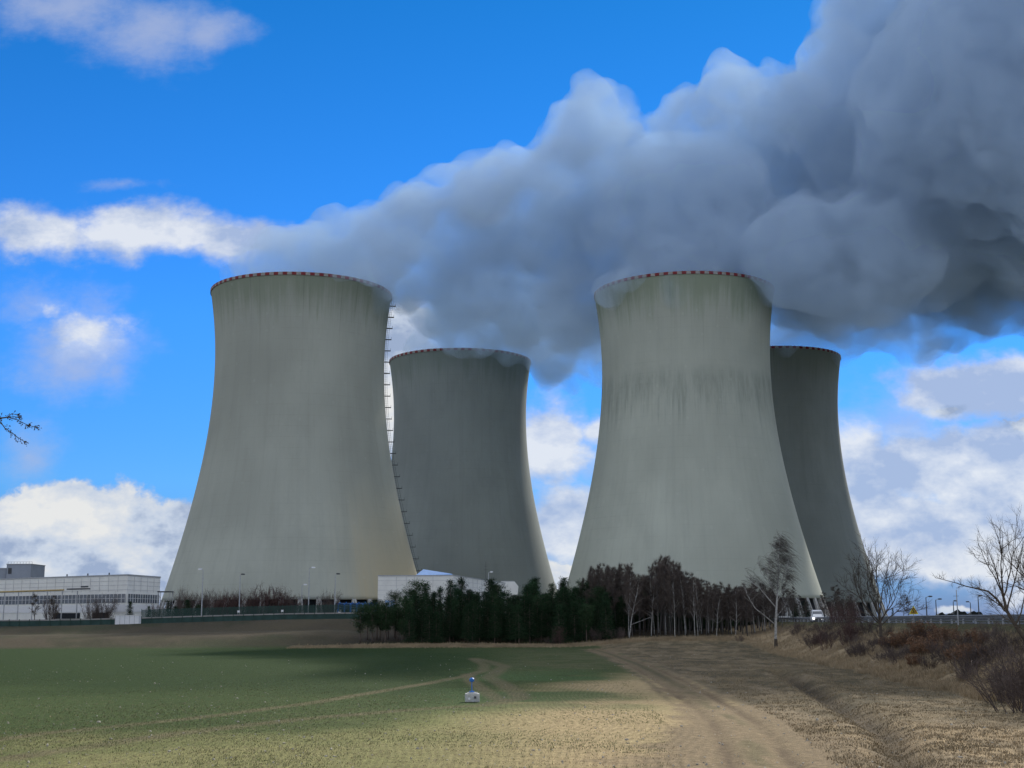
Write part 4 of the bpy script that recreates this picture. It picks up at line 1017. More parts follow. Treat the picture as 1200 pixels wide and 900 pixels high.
def conifer(seed, H, z0, Rm, pointed, name):
    """trunk and a crown of needle sprays carried on whorls of branches; returns meshes"""
    R = random.Random(seed); rg = np.random.default_rng(seed)
    tr = MB(); lean = R.uniform(-.03, .03); kink = R.uniform(-.25, .25)
    tp = [(lean*H*t+kink*math.sin(t*5)*.4, kink*.3*math.sin(t*4), H*t) for t in np.linspace(0, .97, 9)]
    tr.tube(tp, [.16*(1-t)**.8+.02 for t in np.linspace(0, 1, 9)], 7)
    Cs = []; Ds = []; Ws = []
    z = z0
    while z < H*.985:
        t = (z-z0)/(H-z0); nb = R.randint(4, 6) if pointed else R.randint(3, 5)
        ax = np.interp(z, [p[2] for p in tp], [p[0] for p in tp]); ay = np.interp(z, [p[2] for p in tp], [p[1] for p in tp])
        for b in range(nb):
            a = R.uniform(0, 2*PI)
            L = Rm*((1-t)**.85*1.0+.10 if pointed else (math.sin(PI*min(1, .18+.82*(1-t)*1.0))**.7*(.55+.45*(1-t))+.10))*R.uniform(.6, 1.2)
            rise = R.uniform(-.25, .12) if pointed else R.uniform(.05, .55)
            pts = []; m = max(3, int(L/.28))
            for q in range(1, m+1):
                f = q/m; pts.append((ax+math.cos(a)*L*f, ay+math.sin(a)*L*f, z+L*f*rise-(.12*L*f*f if pointed else -.1*L*f*f)))
            if L > .5: tr.tube([(ax, ay, z)]+pts[::max(1, m//3)], [.035, .03, .02, .015, .01, .01][:len(pts[::max(1, m//3)])+1], 3)
            for q, p in enumerate(pts):
                f = (q+1)/m
                cnt = int((7 if pointed else 11)*(.6+f))
                sp = (.20+.16*f) if pointed else (.26+.20*f)
                c = np.array(p)+rg.normal(0, 1, (cnt, 3))*np.array([sp, sp, sp*.55])
                d = rg.normal(0, 1, (cnt, 3))+np.array([math.cos(a)*.9, math.sin(a)*.9, -.1 if pointed else .45]); d /= np.linalg.norm(d, axis=1)[:,None]
                w = np.cross(d, rg.normal(0, 1, (cnt, 3))); w /= np.linalg.norm(w, axis=1)[:,None]+1e-6
                Cs.append(c); Ds.append(d*rg.uniform(.09, .19, (cnt,1))); Ws.append(w*rg.uniform(.018, .05, (cnt,1)))
        z += R.uniform(.22, .36) if pointed else R.uniform(.25, .42)
    if not pointed:   # dead snags below the crown
        for k in range(7):
            zz = R.uniform(.25, 1)*z0; a = R.uniform(0, 2*PI); tr.tube([(0,0,zz),(math.cos(a)*.8, math.sin(a)*.8, zz+.1)], [.02,.008], 3)
    V, F = quads(np.concatenate(Cs), np.concatenate(Ds), np.concatenate(Ws))
    return tr.mesh('trunk', M['bark_pine'], True), np_mesh('crown', V, F, [M['needle2' if pointed else 'needle']])

def bare_tree(seed, H, spread, r0, style, tw=.012, first=.3, nlimb=12, twigs=1., trunk_bend=.03, side=None, droop=0., multi=1, up=.06):
    """trunk + limbs (one mesh) and fine twigs (one mesh)"""
    R = random.Random(seed); tr = MB(); tg = MB()
    for mlt in range(multi):
        d0 = Vector((R.gauss(0, .12 if multi > 1 else .02), R.gauss(0, .12 if multi > 1 else .02), 1))
        T = wob(R, (R.uniform(-.1,.1)*(multi-1), R.uniform(-.1,.1)*(multi-1), -.2), d0, H*R.uniform(.85,1) if multi > 1 else H, 12, trunk_bend, .05)
        rr = [r0*(1-t)**.9+.012 for t in np.linspace(0, 1, 13)]
        tr.tube(T, rr, 7)
        n = nlimb if multi == 1 else max(4, nlimb//multi)
        for i in range(n):
            t = first+(1-first)*(i+R.random())/n*.97; k = min(11, int(t*12)); f = t*12-k
            p = T[k].lerp(T[k+1], f); d = (T[k+1]-T[k]).normalized()
            ang = math.radians(R.uniform(32, 58) if style == 'birch' else R.uniform(35, 70))
            a = R.uniform(0, 2*PI); L = spread*(1-((t-first)/(1-first))**1.4*.75)*R.uniform(.65, 1.15)
            h = Vector((math.cos(a), math.sin(a), 0)); ld = (d*math.cos(ang)+h*math.sin(ang)).normalized()
            lr = max(.014, rr[k]*.5)
            Lp = wob(R, p, ld, L, 7, .09, up)
            tr.tube(Lp, [lr*(1-j/7*.85) for j in range(8)], 5)
            for j in range(int(7*twigs)):
                q = R.uniform(.25, 1); kk = min(6, int(q*7)); p2 = Lp[kk].lerp(Lp[kk+1], q*7-kk)
                d2 = perp(R, Lp[kk+1]-Lp[kk], math.radians(R.uniform(20, 50))); d2.z += .15; L2 = L*R.uniform(.22, .48)
                Sp = wob(R, p2, d2, L2, 4, .12, up*.5, side)
                tr.tube(Sp, [max(tw*.8, lr*.35)*(1-u/4*.6) for u in range(5)], 3, cap=False)
                for w in range(int(9*twigs)):
                    q = R.uniform(.1, 1); kk = min(3, int(q*4)); p3 = Sp[kk].lerp(Sp[kk+1], q*4-kk)
                    d3 = perp(R, Sp[kk+1]-Sp[kk], math.radians(R.uniform(15, 60)))
                    if droop: d3.z -= droop*R.uniform(.4, 1.2)
                    Tp = wob(R, p3, d3, R.uniform(.35, 1.0)*(.55+.12*spread), 3, .14, -droop*.35, side)
                    tg.tube(Tp, [tw, tw*.8, tw*.6, tw*.35], 3, cap=False)
    return tr, tg
def place(name, label, cat, group, parts, x, y, z, rz=0, s=1., sz=None):
    r = empty(name, (x, y, z), rz); r.scale = (s, s, sz or s)
    tag(r, label, cat, group)
    for n_, me in parts: ob(n_, me, r)
    return r
GRP = []
def wood():
    pines = [conifer(100+i, 9.2+.5*i, 3.0+.4*i, 1.9+.1*i, False, 'pine') for i in range(4)]
    spruces = [conifer(200+i, 9.4+.6*i, .8+.4*i, 1.75, True, 'spruce') for i in range(4)]
    R = random.Random(5)
    # skyline of the conifers: pixel -> top row
    sky = [(408,728),(420,720),(432,708),(442,701),(455,704),(470,703),(480,694),(500,692),(520,691),(540,688),(560,688),(590,689),(600,690),(620,686),(650,686),(665,684),(690,688),(720,684),(740,700),(760,705)]
    sx, sy = zip(*sky); cnt = 0
    pos = []
    # front row and rows behind
    for row, (Y, step, p0, p1) in enumerate([(240, 8.0, 436, 712), (246, 8.5, 440, 735), (254, 11, 455, 760), (264, 12, 465, 800), (276, 12, 470, 700)]):
        px = p0
        while px < p1:
            pos.append((px+R.uniform(-3, 3), Y+R.uniform(-2.5, 2.5), row)); px += step*R.uniform(.8, 1.25)
    loc_words = []
    for (px, Y, row) in sorted(pos, key=lambda q: q[0]):
        x = gz(px, Y); z = hz(x, Y)
        pt = np.interp(px, sx, sy)+ (R.choice([-10,-4,3,10,15])+R.uniform(-2,2) if row > 1 else R.uniform(0, 14)) + (14 if row == 0 and px > 470 else 0)
        ht = P(px, pt, Y)[2]-z
        isp = (px > 475 and R.random() < .85)
        v = R.randrange(4); me = (spruces if isp else pines)[v]; H0 = (9.4+.6*v) if isp else (9.2+.5*v)
        s = max(.35, ht/H0)
        kind = 'spruce_tree' if isp else 'pine_tree'
        if isp: lab = 'dark pointed spruce packed into the conifer stand left of the birches'
        elif px < 520: lab = 'dark pine with a bare lower trunk at the left edge of the conifer stand'
        else: lab = 'dark bushy pine inside the conifer stand left of the birches'
        place(kind, lab, 'spruce' if isp else 'pine', 'spruces of the conifer stand' if isp else ('pines at the left edge of the wood' if px < 520 else 'pines inside the wood'), [('trunk', me[0]), ('crown', me[1])], x, Y, z, R.uniform(0, 6.28), min(s, 1.15)*R.uniform(.95, 1.25), s)
    for (px, Y, pt, v, w_) in [(423, 241, 712, 0, 1.25), (431, 246, 706, 2, 1.1)]:
        x = gz(px, Y); z = hz(x, Y); ht = P(px, pt, Y)[2]-z
        place('pine_tree', 'dark pine with a bare lower trunk at the left edge of the conifer stand', 'pine', 'pines at the left edge of the wood', [('trunk', pines[v][0]), ('crown', pines[v][1])], x, Y, z, v*2., ht/(9.2+.5*v)*w_, ht/(9.2+.5*v))
    # dark spruces standing behind the birches
    for i in range(42):
        px = R.uniform(735, 905); Y = R.uniform(268, 300); x = gz(px, Y); z = hz(x, Y); v = R.randrange(4); me = spruces[v]
        ht = P(px, R.uniform(703, 722), Y)[2]-z
        place('spruce_tree', 'dark spruce half hidden in the gloom behind the birch trunks', 'spruce', 'spruces behind the birches', [('trunk', me[0]), ('crown', me[1])], x, Y, z, R.uniform(0, 6.28), 1.15, ht/(9.4+.6*v))
    # birches
    bs = []
    for i in range(7):
        tr, tg = bare_tree(300+i, 12.0, 2.1, .085, 'birch', tw=.0135, first=.26, nlimb=22, twigs=1.05, trunk_bend=.025)
        bs.append((tr, tg))
    white = [(t.mesh('trunk', M['birch_bark'], True), g.mesh('twigs', M['twig_birch'])) for t, g in bs]
    grey = [(np_mesh('trunk', t.V, t.F, [M['birch_grey']], smooth=True), w[1]) for (t, g), w in zip(bs, white)]
    bsky = [(650,690),(670,684),(690,662),(700,658),(715,662),(735,660),(748,672),(760,674),(768,656),(785,652),(800,666),(815,672),(830,682),(850,684),(865,684),(880,682),(905,688),(925,702)]
    bx, by = zip(*bsky)
    for row, (Y, step, p0, p1) in enumerate([(241, 6.8, 735, 905), (246, 6.5, 715, 915), (251, 6, 692, 915), (257, 6, 690, 918), (263, 6, 686, 922), (272, 6.5, 684, 918), (282, 7.5, 690, 905)]):
        px = p0
        while px < p1:
            x_ = px+R.uniform(-2, 2); Yq = Y+R.uniform(-2.4, 2.4)
            x = gz(x_, Yq); z = hz(x, Yq); pt = np.interp(x_, bx, by)+R.uniform(-2, 16)
            ht = P(x_, pt, Yq)[2]-z; v = R.randrange(7); wh = row < 2 and R.random() < .38 or (row == 2 and R.random() < .1)
            me = (white if wh else grey)[v]
            lab = 'slender birch with a white trunk at the front of the bare wood' if wh else 'thin grey stemmed birch crowded in the bare purplish wood'
            place('birch_tree', lab, 'birch', 'white birches of the wood front' if wh else 'grey birches inside the wood', [('trunk', me[0]), ('twigs', me[1])], x, Yq, z, R.uniform(0, 6.28), R.uniform(.75, 1.05), ht/12.0)
            px += step*R.uniform(.7, 1.3)
    # the bent birch with a low side branch
    tr, tg = bare_tree(333, 11.5, 2.4, .11, 'birch', tw=.018, first=.4, nlimb=13, trunk_bend=.02)
    p = G0(737, 754, .75); x, Y = gz(737, 239), 239.
    tr.tube([(0,0,2.6),(1.6,-.1,3.5),(3.2,-.2,4.4),(4.0,-.2,4.6)], [.07,.05,.03,.015], 5)
    o = place('birch_tree', 'leaning white birch forking low, at the left front of the birch wood', 'birch', None, [('trunk', tr.mesh('trunk', M['birch_bark'], True)), ('twigs', tg.mesh('twigs', M['twig_birch']))], x, Y, hz(x, Y))
    o.rotation_euler = (0, math.radians(7), 0); o.scale = (1,1,.92)
    return spruces, pines, white, grey
spruces, pines, birch_w, birch_g = wood()

# ---- the solitary birch with wind-blown twigs
def hero_birch():
    Y = 196.; x, z = P(909.5, 757, Y)[0], P(909.5, 757, Y)[2]; zg = hz(x, Y); z = zg-.1
    R = random.Random(42); tr = MB(); tg = MB(); q = Y/FPX
    # trunk through measured points (dx, height above the base in metres)
    H = (758-632)*q
    T = [(0,0,0),(.0,0,1.5),(.1,0,4.0),(.35,.05,6.5),(.55,.05,8.6),(.75,.05,10.4),(.8,.1,12.4),(.95,.1,14.0),(1.1,.1,H)]
    tr.tube(T, [.22,.19,.17,.14,.11,.08,.055,.035,.015], 9)
    def limb(z0, x0, pts, r):
        P0 = [Vector((x0, 0, z0))]+[Vector(p) for p in pts]
        tr.tube(P0, [r*(1-i/len(pts)*.75) for i in range(len(P0))], 6); return P0
    limbs = [limb(3.3, .08, [(-1.5,-.3,4.6),(-2.9,-.4,5.7),(-4.0,-.5,7.6),(-4.2,-.5,8.6)], .085),
             limb(5.7, .25, [(-.9,.3,7.2),(-2.0,.5,8.6),(-3.2,.6,9.5),(-3.6,.7,10.4)], .09),
             limb(7.2, .4, [(-.4,-.5,8.6),(-.9,-.8,10.2),(-1.3,-.9,11.6)], .07),
             limb(8.0, .5, [(-.6,.8,9.4),(-1.5,1.2,10.8),(-2.0,1.4,12.2)], .06),
             limb(9.2, .65, [(0.,-.3,10.6),(-.6,-.4,12.2),(-.7,-.4,13.4)], .055),
             limb(6.6, .4, [(1.2,.3,7.9),(1.9,.5,9.6),(2.1,.6,11.0)], .06),
             limb(8.4, .6, [(1.3,-.4,9.8),(1.9,-.6,11.6),(2.2,-.7,12.8)], .055),
             limb(10.4, .75, [(1.2,.3,11.6),(1.6,.4,13.0),(1.7,.4,14.2)], .045),
             limb(4.4, .15, [(1.0,.8,5.2),(1.9,1.2,6.2),(2.4,1.4,7.6)], .045),
             limb(11.8, .8, [(.3,.3,13.2),(.3,.4,14.6),(.4,.4,15.2)], .035),
             [Vector(t) for t in T[4:]], [Vector(t) for t in T[5:]]]
    for li, P0 in enumerate(limbs):
        n = len(P0)-1
        for j in range(15 if li < 10 else 18):
            u = R.uniform(.25, 1)*n; k = min(n-1, int(u)); p = P0[k].lerp(P0[k+1], u-k)
            d = Vector((R.gauss(.15,.6), R.gauss(0,.6), R.uniform(.2,1.1))).normalized()
            Sp = wob(R, p, d, R.uniform(.6, 1.7), 4, .12, .03)
            tr.tube(Sp, [.018,.015,.012,.01,.008], 3, cap=False)
            for w in range(11):
                uu = R.uniform(.2, 1)*4; kk = min(3, int(uu)); p3 = Sp[kk].lerp(Sp[kk+1], uu-kk)
                L = R.uniform(.8, 2.4); pts = [p3]; dd = Vector((R.gauss(.25,.22), R.gauss(0,.22), R.uniform(-.2,.35)))
                for s_ in range(5):
                    dd = dd.normalized()*.8+Vector((.26, 0, -.33)); pts.append(pts[-1]+dd.normalized()*L/5)
                tg.tube(pts, [.0105,.0095,.0085,.007,.006,.0045], 3, cap=False)
    o = place('birch_tree', 'solitary tall birch with wind blown hanging twigs, standing before the wood by the van', 'birch', None, [('trunk', tr.mesh('trunk', M['birch_bark'], True)), ('twigs', tg.mesh('twigs', M['twig_hero']))], x, Y, z)
    g = MB(); g.tube([(-.02,0,-.2),(0,0,.5),(0,0,1.35)], [.33,.27,.225], 9); g.build('dark_trunk_base', M['bark'], o)
hero_birch()

# ---- deciduous tree before the guard rail
def crown_tree(name, label, cat, X, Y, Z, limbs, r, seed, rec=3, mt='bark', tw=.012, grow=1.0, leanx=0, kids=(5, 7, 7), tmat=None, tl=(.35,.9), ratio=.62):
    R = random.Random(seed); tr = MB(); tg = MB()
    def spawn(p0, d, L, r, lev):
        k = 6 if lev < 2 else 4
        pts = wob(R, p0, d, L, k, .10 if lev < 2 else .16, .03)
        if lev < rec: tr.tube(pts, [r*(1-i/k*.6) for i in range(k+1)], 6 if lev == 0 else 4, cap=False)
        else:
            tg.tube(pts, [tw*(1-i/k*.65) for i in range(k+1)], 3, cap=False); return
        n = kids[min(lev, len(kids)-1)]
        for c in range(n):
            u = (R.uniform(.3, 1) if c < n-1 else 1)*k; kk = min(k-1, int(u)); p = pts[kk].lerp(pts[kk+1], min(1, u-kk))
            dd = perp(R, pts[kk+1]-pts[kk], math.radians(R.uniform(22, 58) if c < n-1 else R.uniform(3, 18)))
            dd.z += .12
            spawn(p, dd, L*R.uniform(.75, 1.1)*ratio if lev < rec-1 else R.uniform(*tl)*grow, max(tw, r*.45), lev+1)
    base = limbs[0]
    tr.tube(base[0], base[1], 9)
    for (p, d, L, rr) in limbs[1:]: spawn(Vector(p), Vector(d), L, rr, 0)
    return place(name, label, cat, None, [('trunk', tr.mesh('trunk', M[mt], True)), ('twigs', tg.mesh('twigs', M[tmat or mt]))], X, Y, Z)
Yt = 136.; pt = P(1033, 746, Yt); zt = hz(pt[0], Yt)-.15
crown_tree('maple_tree', 'bare spreading tree before the guard rail, left of the warning sign', 'tree', pt[0], Yt, zt,
    [([(0,0,0),(-.03,0,1.2),(-.05,0,2.2),(-.1,0,3.2)], [.19,.16,.145,.12]),
     ((-.05,0,2.2),(-.9,.2,.75),4.0,.075), ((-.05,0,2.4),(-.75,-.3,.9),3.8,.07), ((-.08,0,2.9),(-.45,.2,1.2),3.9,.07), ((-.1,0,3.2),(-.1,-.1,1),4.2,.08), ((-.1,0,3.1),(.35,.3,1.1),4.0,.07),
     ((-.05,0,2.6),(.8,-.2,.95),3.9,.07), ((-.05,0,2.1),(1,.2,.6),3.7,.06), ((-.05,0,2.3),(.55,.7,1),3.5,.06), ((-.05,0,2.5),(-.5,-.8,1),3.3,.06), ((-.05,0,2.0),(-1,-.1,.45),3.4,.055)],
    .14, 77, tw=.011, kids=(6, 6, 6), ratio=.60)
# ---- tree at the right edge, its trunk rooted outside the view
Yr = 84.; a = P(1207, 752, Yr); xr = float(xtop(Yr))-4.2
xr = a[0]+.9; zr = hz(xr, Yr)-.2
dx = lambda px, py, yy=Yr: Vector(P(px, py, yy))-Vector((xr, Yr, zr))
v0, v1, v2, v3 = dx(1190, 733), dx(1180, 716), dx(1176, 700), dx(1168, 680)
crown_tree('willow_tree', 'bare leaning tree at the right edge with one long limb reaching left', 'tree', xr, Yr, zr,
    [([(0,0,0), tuple(v0*.5), tuple(v0), tuple(v1), tuple(v2)], [.15,.13,.115,.10,.085]),
     (v2, v3-v2, 2.2, .055), (v2, (.1,.1,1), 3.0, .06), (v1, (.5,.2,1), 3.0, .06), (v1, dx(1160,702)-v1, 1.5, .05), (v2, (-.35,-.2,1), 2.6, .05), (v0, (.8,.3,1), 3.0, .06), (v2, (.5,0,1), 3.2, .05)],
    .1, 91, tw=.0055, mt='bark', kids=(5, 5, 6), tl=(.22,.6), ratio=.56)
# its long limb as a branch of the same tree
wt = [o for o in bpy.data.objects if o.name.startswith('willow_tree')][0]
R = random.Random(3); g = MB(); tg = MB()
LP = [dx(*p) for p in [(1178,716),(1168,702),(1158,693),(1146,690),(1132,687),(1120,683),(1108,680),(1096,677)]]
g.tube(LP, [.085,.075,.06,.045,.035,.025,.018,.010], 7, cap=False)
for j in range(34):
    u = R.uniform(.3, 7); k = min(6, int(u)); p = LP[k].lerp(LP[k+1], u-k); d = Vector((R.gauss(-.5,.5), R.gauss(0,.5), R.choice([-.5,.7,.8])+R.gauss(0,.3))).normalized()
    Lq = R.uniform(.3, 1.0)*(1.2-u/9); Sp = wob(R, p, d, Lq, 4, .2); g.tube(Sp, [.012,.010,.008,.007,.005], 3, cap=False)
    for w in range(6):
        uu = R.uniform(.5, 4); kk = min(3, int(uu)); tg.tube(wob(R, Sp[kk].lerp(Sp[kk+1], uu-kk), perp(R, Sp[kk+1]-Sp[kk], .7), R.uniform(.15,.4), 3, .2), [.006,.005,.004,.003], 3, cap=False)
lo = g.build('long_limb', M['bark'], wt); tg.build('twigs', M['bark'], lo)
# taller tree rooted outside the view, whose twigs reach in at the right edge
xb = float(xtop(70))-2.0; xq = P(1232, 700, 70)[0]
crown_tree('bare_tree', 'taller bare tree whose twigs hang in at the right edge above the willow', 'tree', xq, 70., hz(xq, 70.)-.2,
    [([(0,0,0),(.05,0,2.2),(-.1,0,4.0),(-.2,0,5.2)], [.16,.14,.10,.07]), ((-.1,0,4.0),(-.6,.3,1),2.3,.05), ((-.2,0,5.2),(-.5,0,1),2.0,.045), ((0,0,3.0),(-.9,.1,.8),2.4,.05), ((-.2,0,5.2),(.5,.2,1),2.3,.05), ((0,0,3.4),(.8,.2,.8),2.2,.05), ((-.1,0,4.6),(-.8,-.2,.5),1.9,.04)],
    .1, 14, tw=.007, mt='bark', kids=(5, 6, 6), tl=(.2,.6), ratio=.58)

# ---- overhanging branch from a tree at the left
def left_tree():
    Y = 25.; X = -14.2; z = hz(X, Y)-.2; R = random.Random(8)
    tr = MB(); tg = MB(); fl = MB(); q = lambda px, py: Vector(P(px, py, Y))-Vector((X, Y, z))
    top = z
    e1 = q(-60, 470); 
    tr.tube([(0,0,0),(.1,0,2.5),(.15,0,5.2),(.1,0,7.4),(.2,0,9.8),(.3,.1,12)], [.30,.25,.20,.16,.10,.03], 10)
    for k in range(16):
        zz = 4.5+k*.45; a = PI*.5+R.uniform(.2, PI*1.1); L = R.uniform(1.5, 3.0)*(1-k/22)
        P0 = wob(R, (.15,0,zz), (math.cos(a), math.sin(a), .25), L, 6, .08); tr.tube(P0, [.05*(1-i/7) for i in range(7)], 5, cap=False)
        for j in range(12):
            u = R.uniform(1, 6); kk = min(5, int(u)); Sp = wob(R, P0[kk].lerp(P0[kk+1], u-kk), perp(R, P0[kk+1]-P0[kk], .8), R.uniform(.3,.8), 3, .15, -.05)
            tg.tube(Sp, [.008,.007,.006,.004], 3, cap=False)
    bl = tr.mesh('trunk', M['bark'], True)
    rt = place('larch_tree', 'tree off the left edge whose budding branch tip hangs into the sky', 'tree', None, [('trunk', bl), ('twigs', tg.mesh('twigs', M['bark']))], X, Y, z)
    g = MB(); main = [Vector((.15,0,8.2)), q(-75,478), q(-25,486), q(0,490), q(10,489), q(20,492), q(30,497), q(38,500), q(44.5,501)]
    g.tube(main, [.07,.045,.028,.016,.012,.009,.007,.005,.004], 6, cap=False)
    low = [q(-8,489), q(1,495), q(6,502), q(14,507), q(20,512), q(26,516), q(33,519)]
    g.tube(low, [.012,.010,.009,.008,.007,.006,.004], 5, cap=False)
    up = [q(8,489), q(14,485), q(20,486), q(27,491)]; g.tube(up, [.007,.006,.005,.003], 4, cap=False)
    br = g.build('branch', M['bark'], rt)
    tw = MB(); bd = MB()
    def bud(p, s):
        d = Vector((R.gauss(0,1), R.gauss(0,1), R.gauss(0,1))).normalized()*s*1.5; bd.tube([p-d*.5, p-d*.1, p+d*.5], [s*.3, s*.62, s*.12], 5)
    for path, nt_ in ((main[3:], 26), (low, 22), (up, 12)):
        n = len(path)-1
        for j in range(nt_):
            u = R.uniform(0, n); kk = min(n-1, int(u)); p = path[kk].lerp(path[kk+1], u-kk)
            d = (path[kk+1]-path[kk]).normalized(); d2 = perp(R, d, R.uniform(.4, 1.0)); Sp = wob(R, p, d2, R.uniform(.05, .13), 3, .25, -.05)
            tw.tube(Sp, [.004,.0035,.003,.002], 3, cap=False)
            for w in range(4): bud(Sp[R.randrange(1, 4)]+Vector((R.gauss(0,.008), R.gauss(0,.008), R.gauss(0,.008))), R.uniform(.010,.020))
    tw.build('twigs', M['bark'], br); bd.build('buds', M['bud'], br)
left_tree()
# ------------------------------------------------------------------ shrubs and grass
def shrub_meshes(seed, H, W, stems, tw, k2=7, leafy=0, upright=.5):
    R = random.Random(seed); st = MB(); tg = MB(); C = []; D = []; Wd = []
    rg = np.random.default_rng(seed)
    for i in range(stems):
        a = R.uniform(0, 2*PI); r = R.random()**.5*W*.35
        d = Vector((math.cos(a)*(1-upright)*R.random()*1.6, math.sin(a)*(1-upright)*R.random()*1.6, 1))
        P0 = wob(R, (math.cos(a)*r, math.sin(a)*r, -.05), d, H*R.uniform(.55, 1.05), 6, .09, .03)
        st.tube(P0, [tw*2.2*(1-j/8) for j in range(7)], 4, cap=False)
        for j in range(k2):
            u = R.uniform(1.2, 6); k = min(5, int(u)); p = P0[k].lerp(P0[k+1], u-k)
            Sp = wob(R, p, perp(R, P0[k+1]-P0[k], R.uniform(.35,.9)), H*R.uniform(.15,.35), 3, .14, .03)
            tg.tube(Sp, [tw, tw*.8, tw*.6, tw*.4], 3, cap=False)
            for w in range(4):
                uu = R.uniform(.4, 3); kk = min(2, int(uu)); q = Sp[kk].lerp(Sp[kk+1], uu-kk)
                S2 = wob(R, q, perp(R, Sp[kk+1]-Sp[kk], .7), H*R.uniform(.06,.16), 2, .15)
                tg.tube(S2, [tw*.7, tw*.5, tw*.35], 3, cap=False)
                if leafy and R.random() < leafy:
                    for l in range(5):
                        c = np.array(S2[-1])+rg.normal(0, .07, 3); d_ = rg.normal(0, 1, 3); d_ /= np.linalg.norm(d_); w_ = np.cross(d_, rg.normal(0, 1, 3)); w_ /= np.linalg.norm(w_)
                        C.append(c); D.append(d_*rg.uniform(.04,.075)); Wd.append(w_*rg.uniform(.02,.04))
    lv = None
    if C: lv = quads(np.array(C), np.array(D), np.array(Wd))
    return st, tg, lv
def make_shrub(kind, seeds, H, W, stems, tw, m, **k):
    out = []
    for s in seeds:
        st, tg, lv = shrub_meshes(s, H, W, stems, tw, **k); parts = [('stems', st.mesh('stems', M[m])), ('twigs', tg.mesh('twigs', M[m]))]
        if lv: parts.append(('leaves', np_mesh('leaves', lv[0], lv[1], [M['leaf_rust']])))
        out.append(parts)
    return out
R = random.Random(77)
# behind the fence at the foot of the near left tower
far_sh = make_shrub('s', (1,2,3), 5, 4.4, 28, .022, 'twig_shrub', k2=12)
far_red = make_shrub('s', (4,5), 5, 4.4, 30, .026, 'twig_red', k2=13)
for (px, pt, Y, kind, w, lab) in [
    (214,696,340,0,.8,'bare shrub just right of the white hall'),(228,696,342,0,.9,'second bare shrub from the white hall along the fence'),(239,697,345,0,.9,'bare shrub beside the first white headed lamp post'),
    (254,693,342,0,1.,'pale bare shrub between the first two lamp posts'),(266,698,338,1,.9,'low reddish shrub left of the dark headed lamp post'),(274,697,336,1,.9,'reddish shrub under the dark headed lamp post'),
    (286,694,342,0,.9,'pale twiggy shrub right of the dark headed lamp post'),(307,690,340,1,1.15,'tall dense reddish shrub, left half of the biggest clump'),(323,690,341,1,1.1,'tall dense reddish shrub, right half of the biggest clump'),
    (338,698,339,1,.8,'low shrub just right of the biggest clump'),(348,699,338,0,.8,'low bare shrub left of the tall white headed lamp post'),(376,700,342,0,.5,'tiny bare shrub between the two right hand lamp posts'),(388,694,338,0,.7,'narrow bare shrub at the right hand dark headed lamp post'),
    (212,690,344,0,.5,'narrow upright shrub against the foot of the near left tower'),(60,701,348,0,.7,'bare young shrub before the window strip of the hall'),(108,704,348,0,.8,'bare shrub before the hall, left of the white cabinet'),(122,700,348,0,.9,'broad bare shrub before the hall, nearest the white cabinet'),(183,708,348,0,.6,'bare shrub under the end wall of the hall')]:
    x = gz(px, Y); z = hz(x, Y); ht = P(px, pt, Y)[2]-z; me = (far_red if kind else far_sh); me = me[R.randrange(len(me))]
    place('bare_shrub', lab, 'shrub', 'bare shrubs behind the fence', me, x, Y, z, R.uniform(0, 6.28), w, ht/5)
# small bare trees before the hall
sm = [bare_tree(500+i, 7, 1.7, .09, 'oak', tw=.02, first=.28, nlimb=16, twigs=.8) for i in range(2)]
sm = [(a.mesh('trunk', M['bark']), b.mesh('twigs', M['bark'])) for a, b in sm]
for i, (px, pt, lab) in enumerate([(41, 697, 'small bare tree before the left part of the white hall'), (63.5, 699, 'small bare tree with a thicker trunk, second from the left before the hall')]):
    Y = 335; x = gz(px, Y); z = hz(x, Y); ht = P(px, pt, Y)[2]-z; place('young_tree', lab, 'tree', 'small bare trees before the hall', [('trunk', sm[i][0]), ('twigs', sm[i][1])], x, Y, z, 0, 1.1, ht/7)
for (px, pt, Y, w, lab) in [(152, 704.5, 330, 1.1, 'small dark conifer behind the white cabinet'), (174.5, 709.5, 330, .85, 'smallest dark conifer, right of the white cabinet'), (197, 703, 332, 1.2, 'dark conifer below the open steel frame'), (219, 702, 332, 1.3, 'dark conifer left of the first lamp post'),(205, 710, 334, 1.5, 'squat dark conifer between two taller ones at the steel frame'),(232, 708, 334, 1.5, 'squat dark conifer right beside the first lamp post'),
                            (945, 704, 262, 1.9, 'dark broad conifer behind the van'), (932, 707, 275, 1.7, 'dark conifer between the solitary birch and the van'), (1046, 712, 235, .75, 'small black conifer between the bare tree and the warning sign')]:
    x = gz(px, Y); z = hz(x, Y); ht = P(px, pt, Y)[2]-z; v = R.randrange(4); me = spruces[v]; H0 = 9.4+.6*v
    place('conifer', lab, 'conifer', None, [('trunk', me[0]), ('crown', me[1])], x, Y, z, R.uniform(0,6.28), w*ht/H0*1.1, ht/H0)
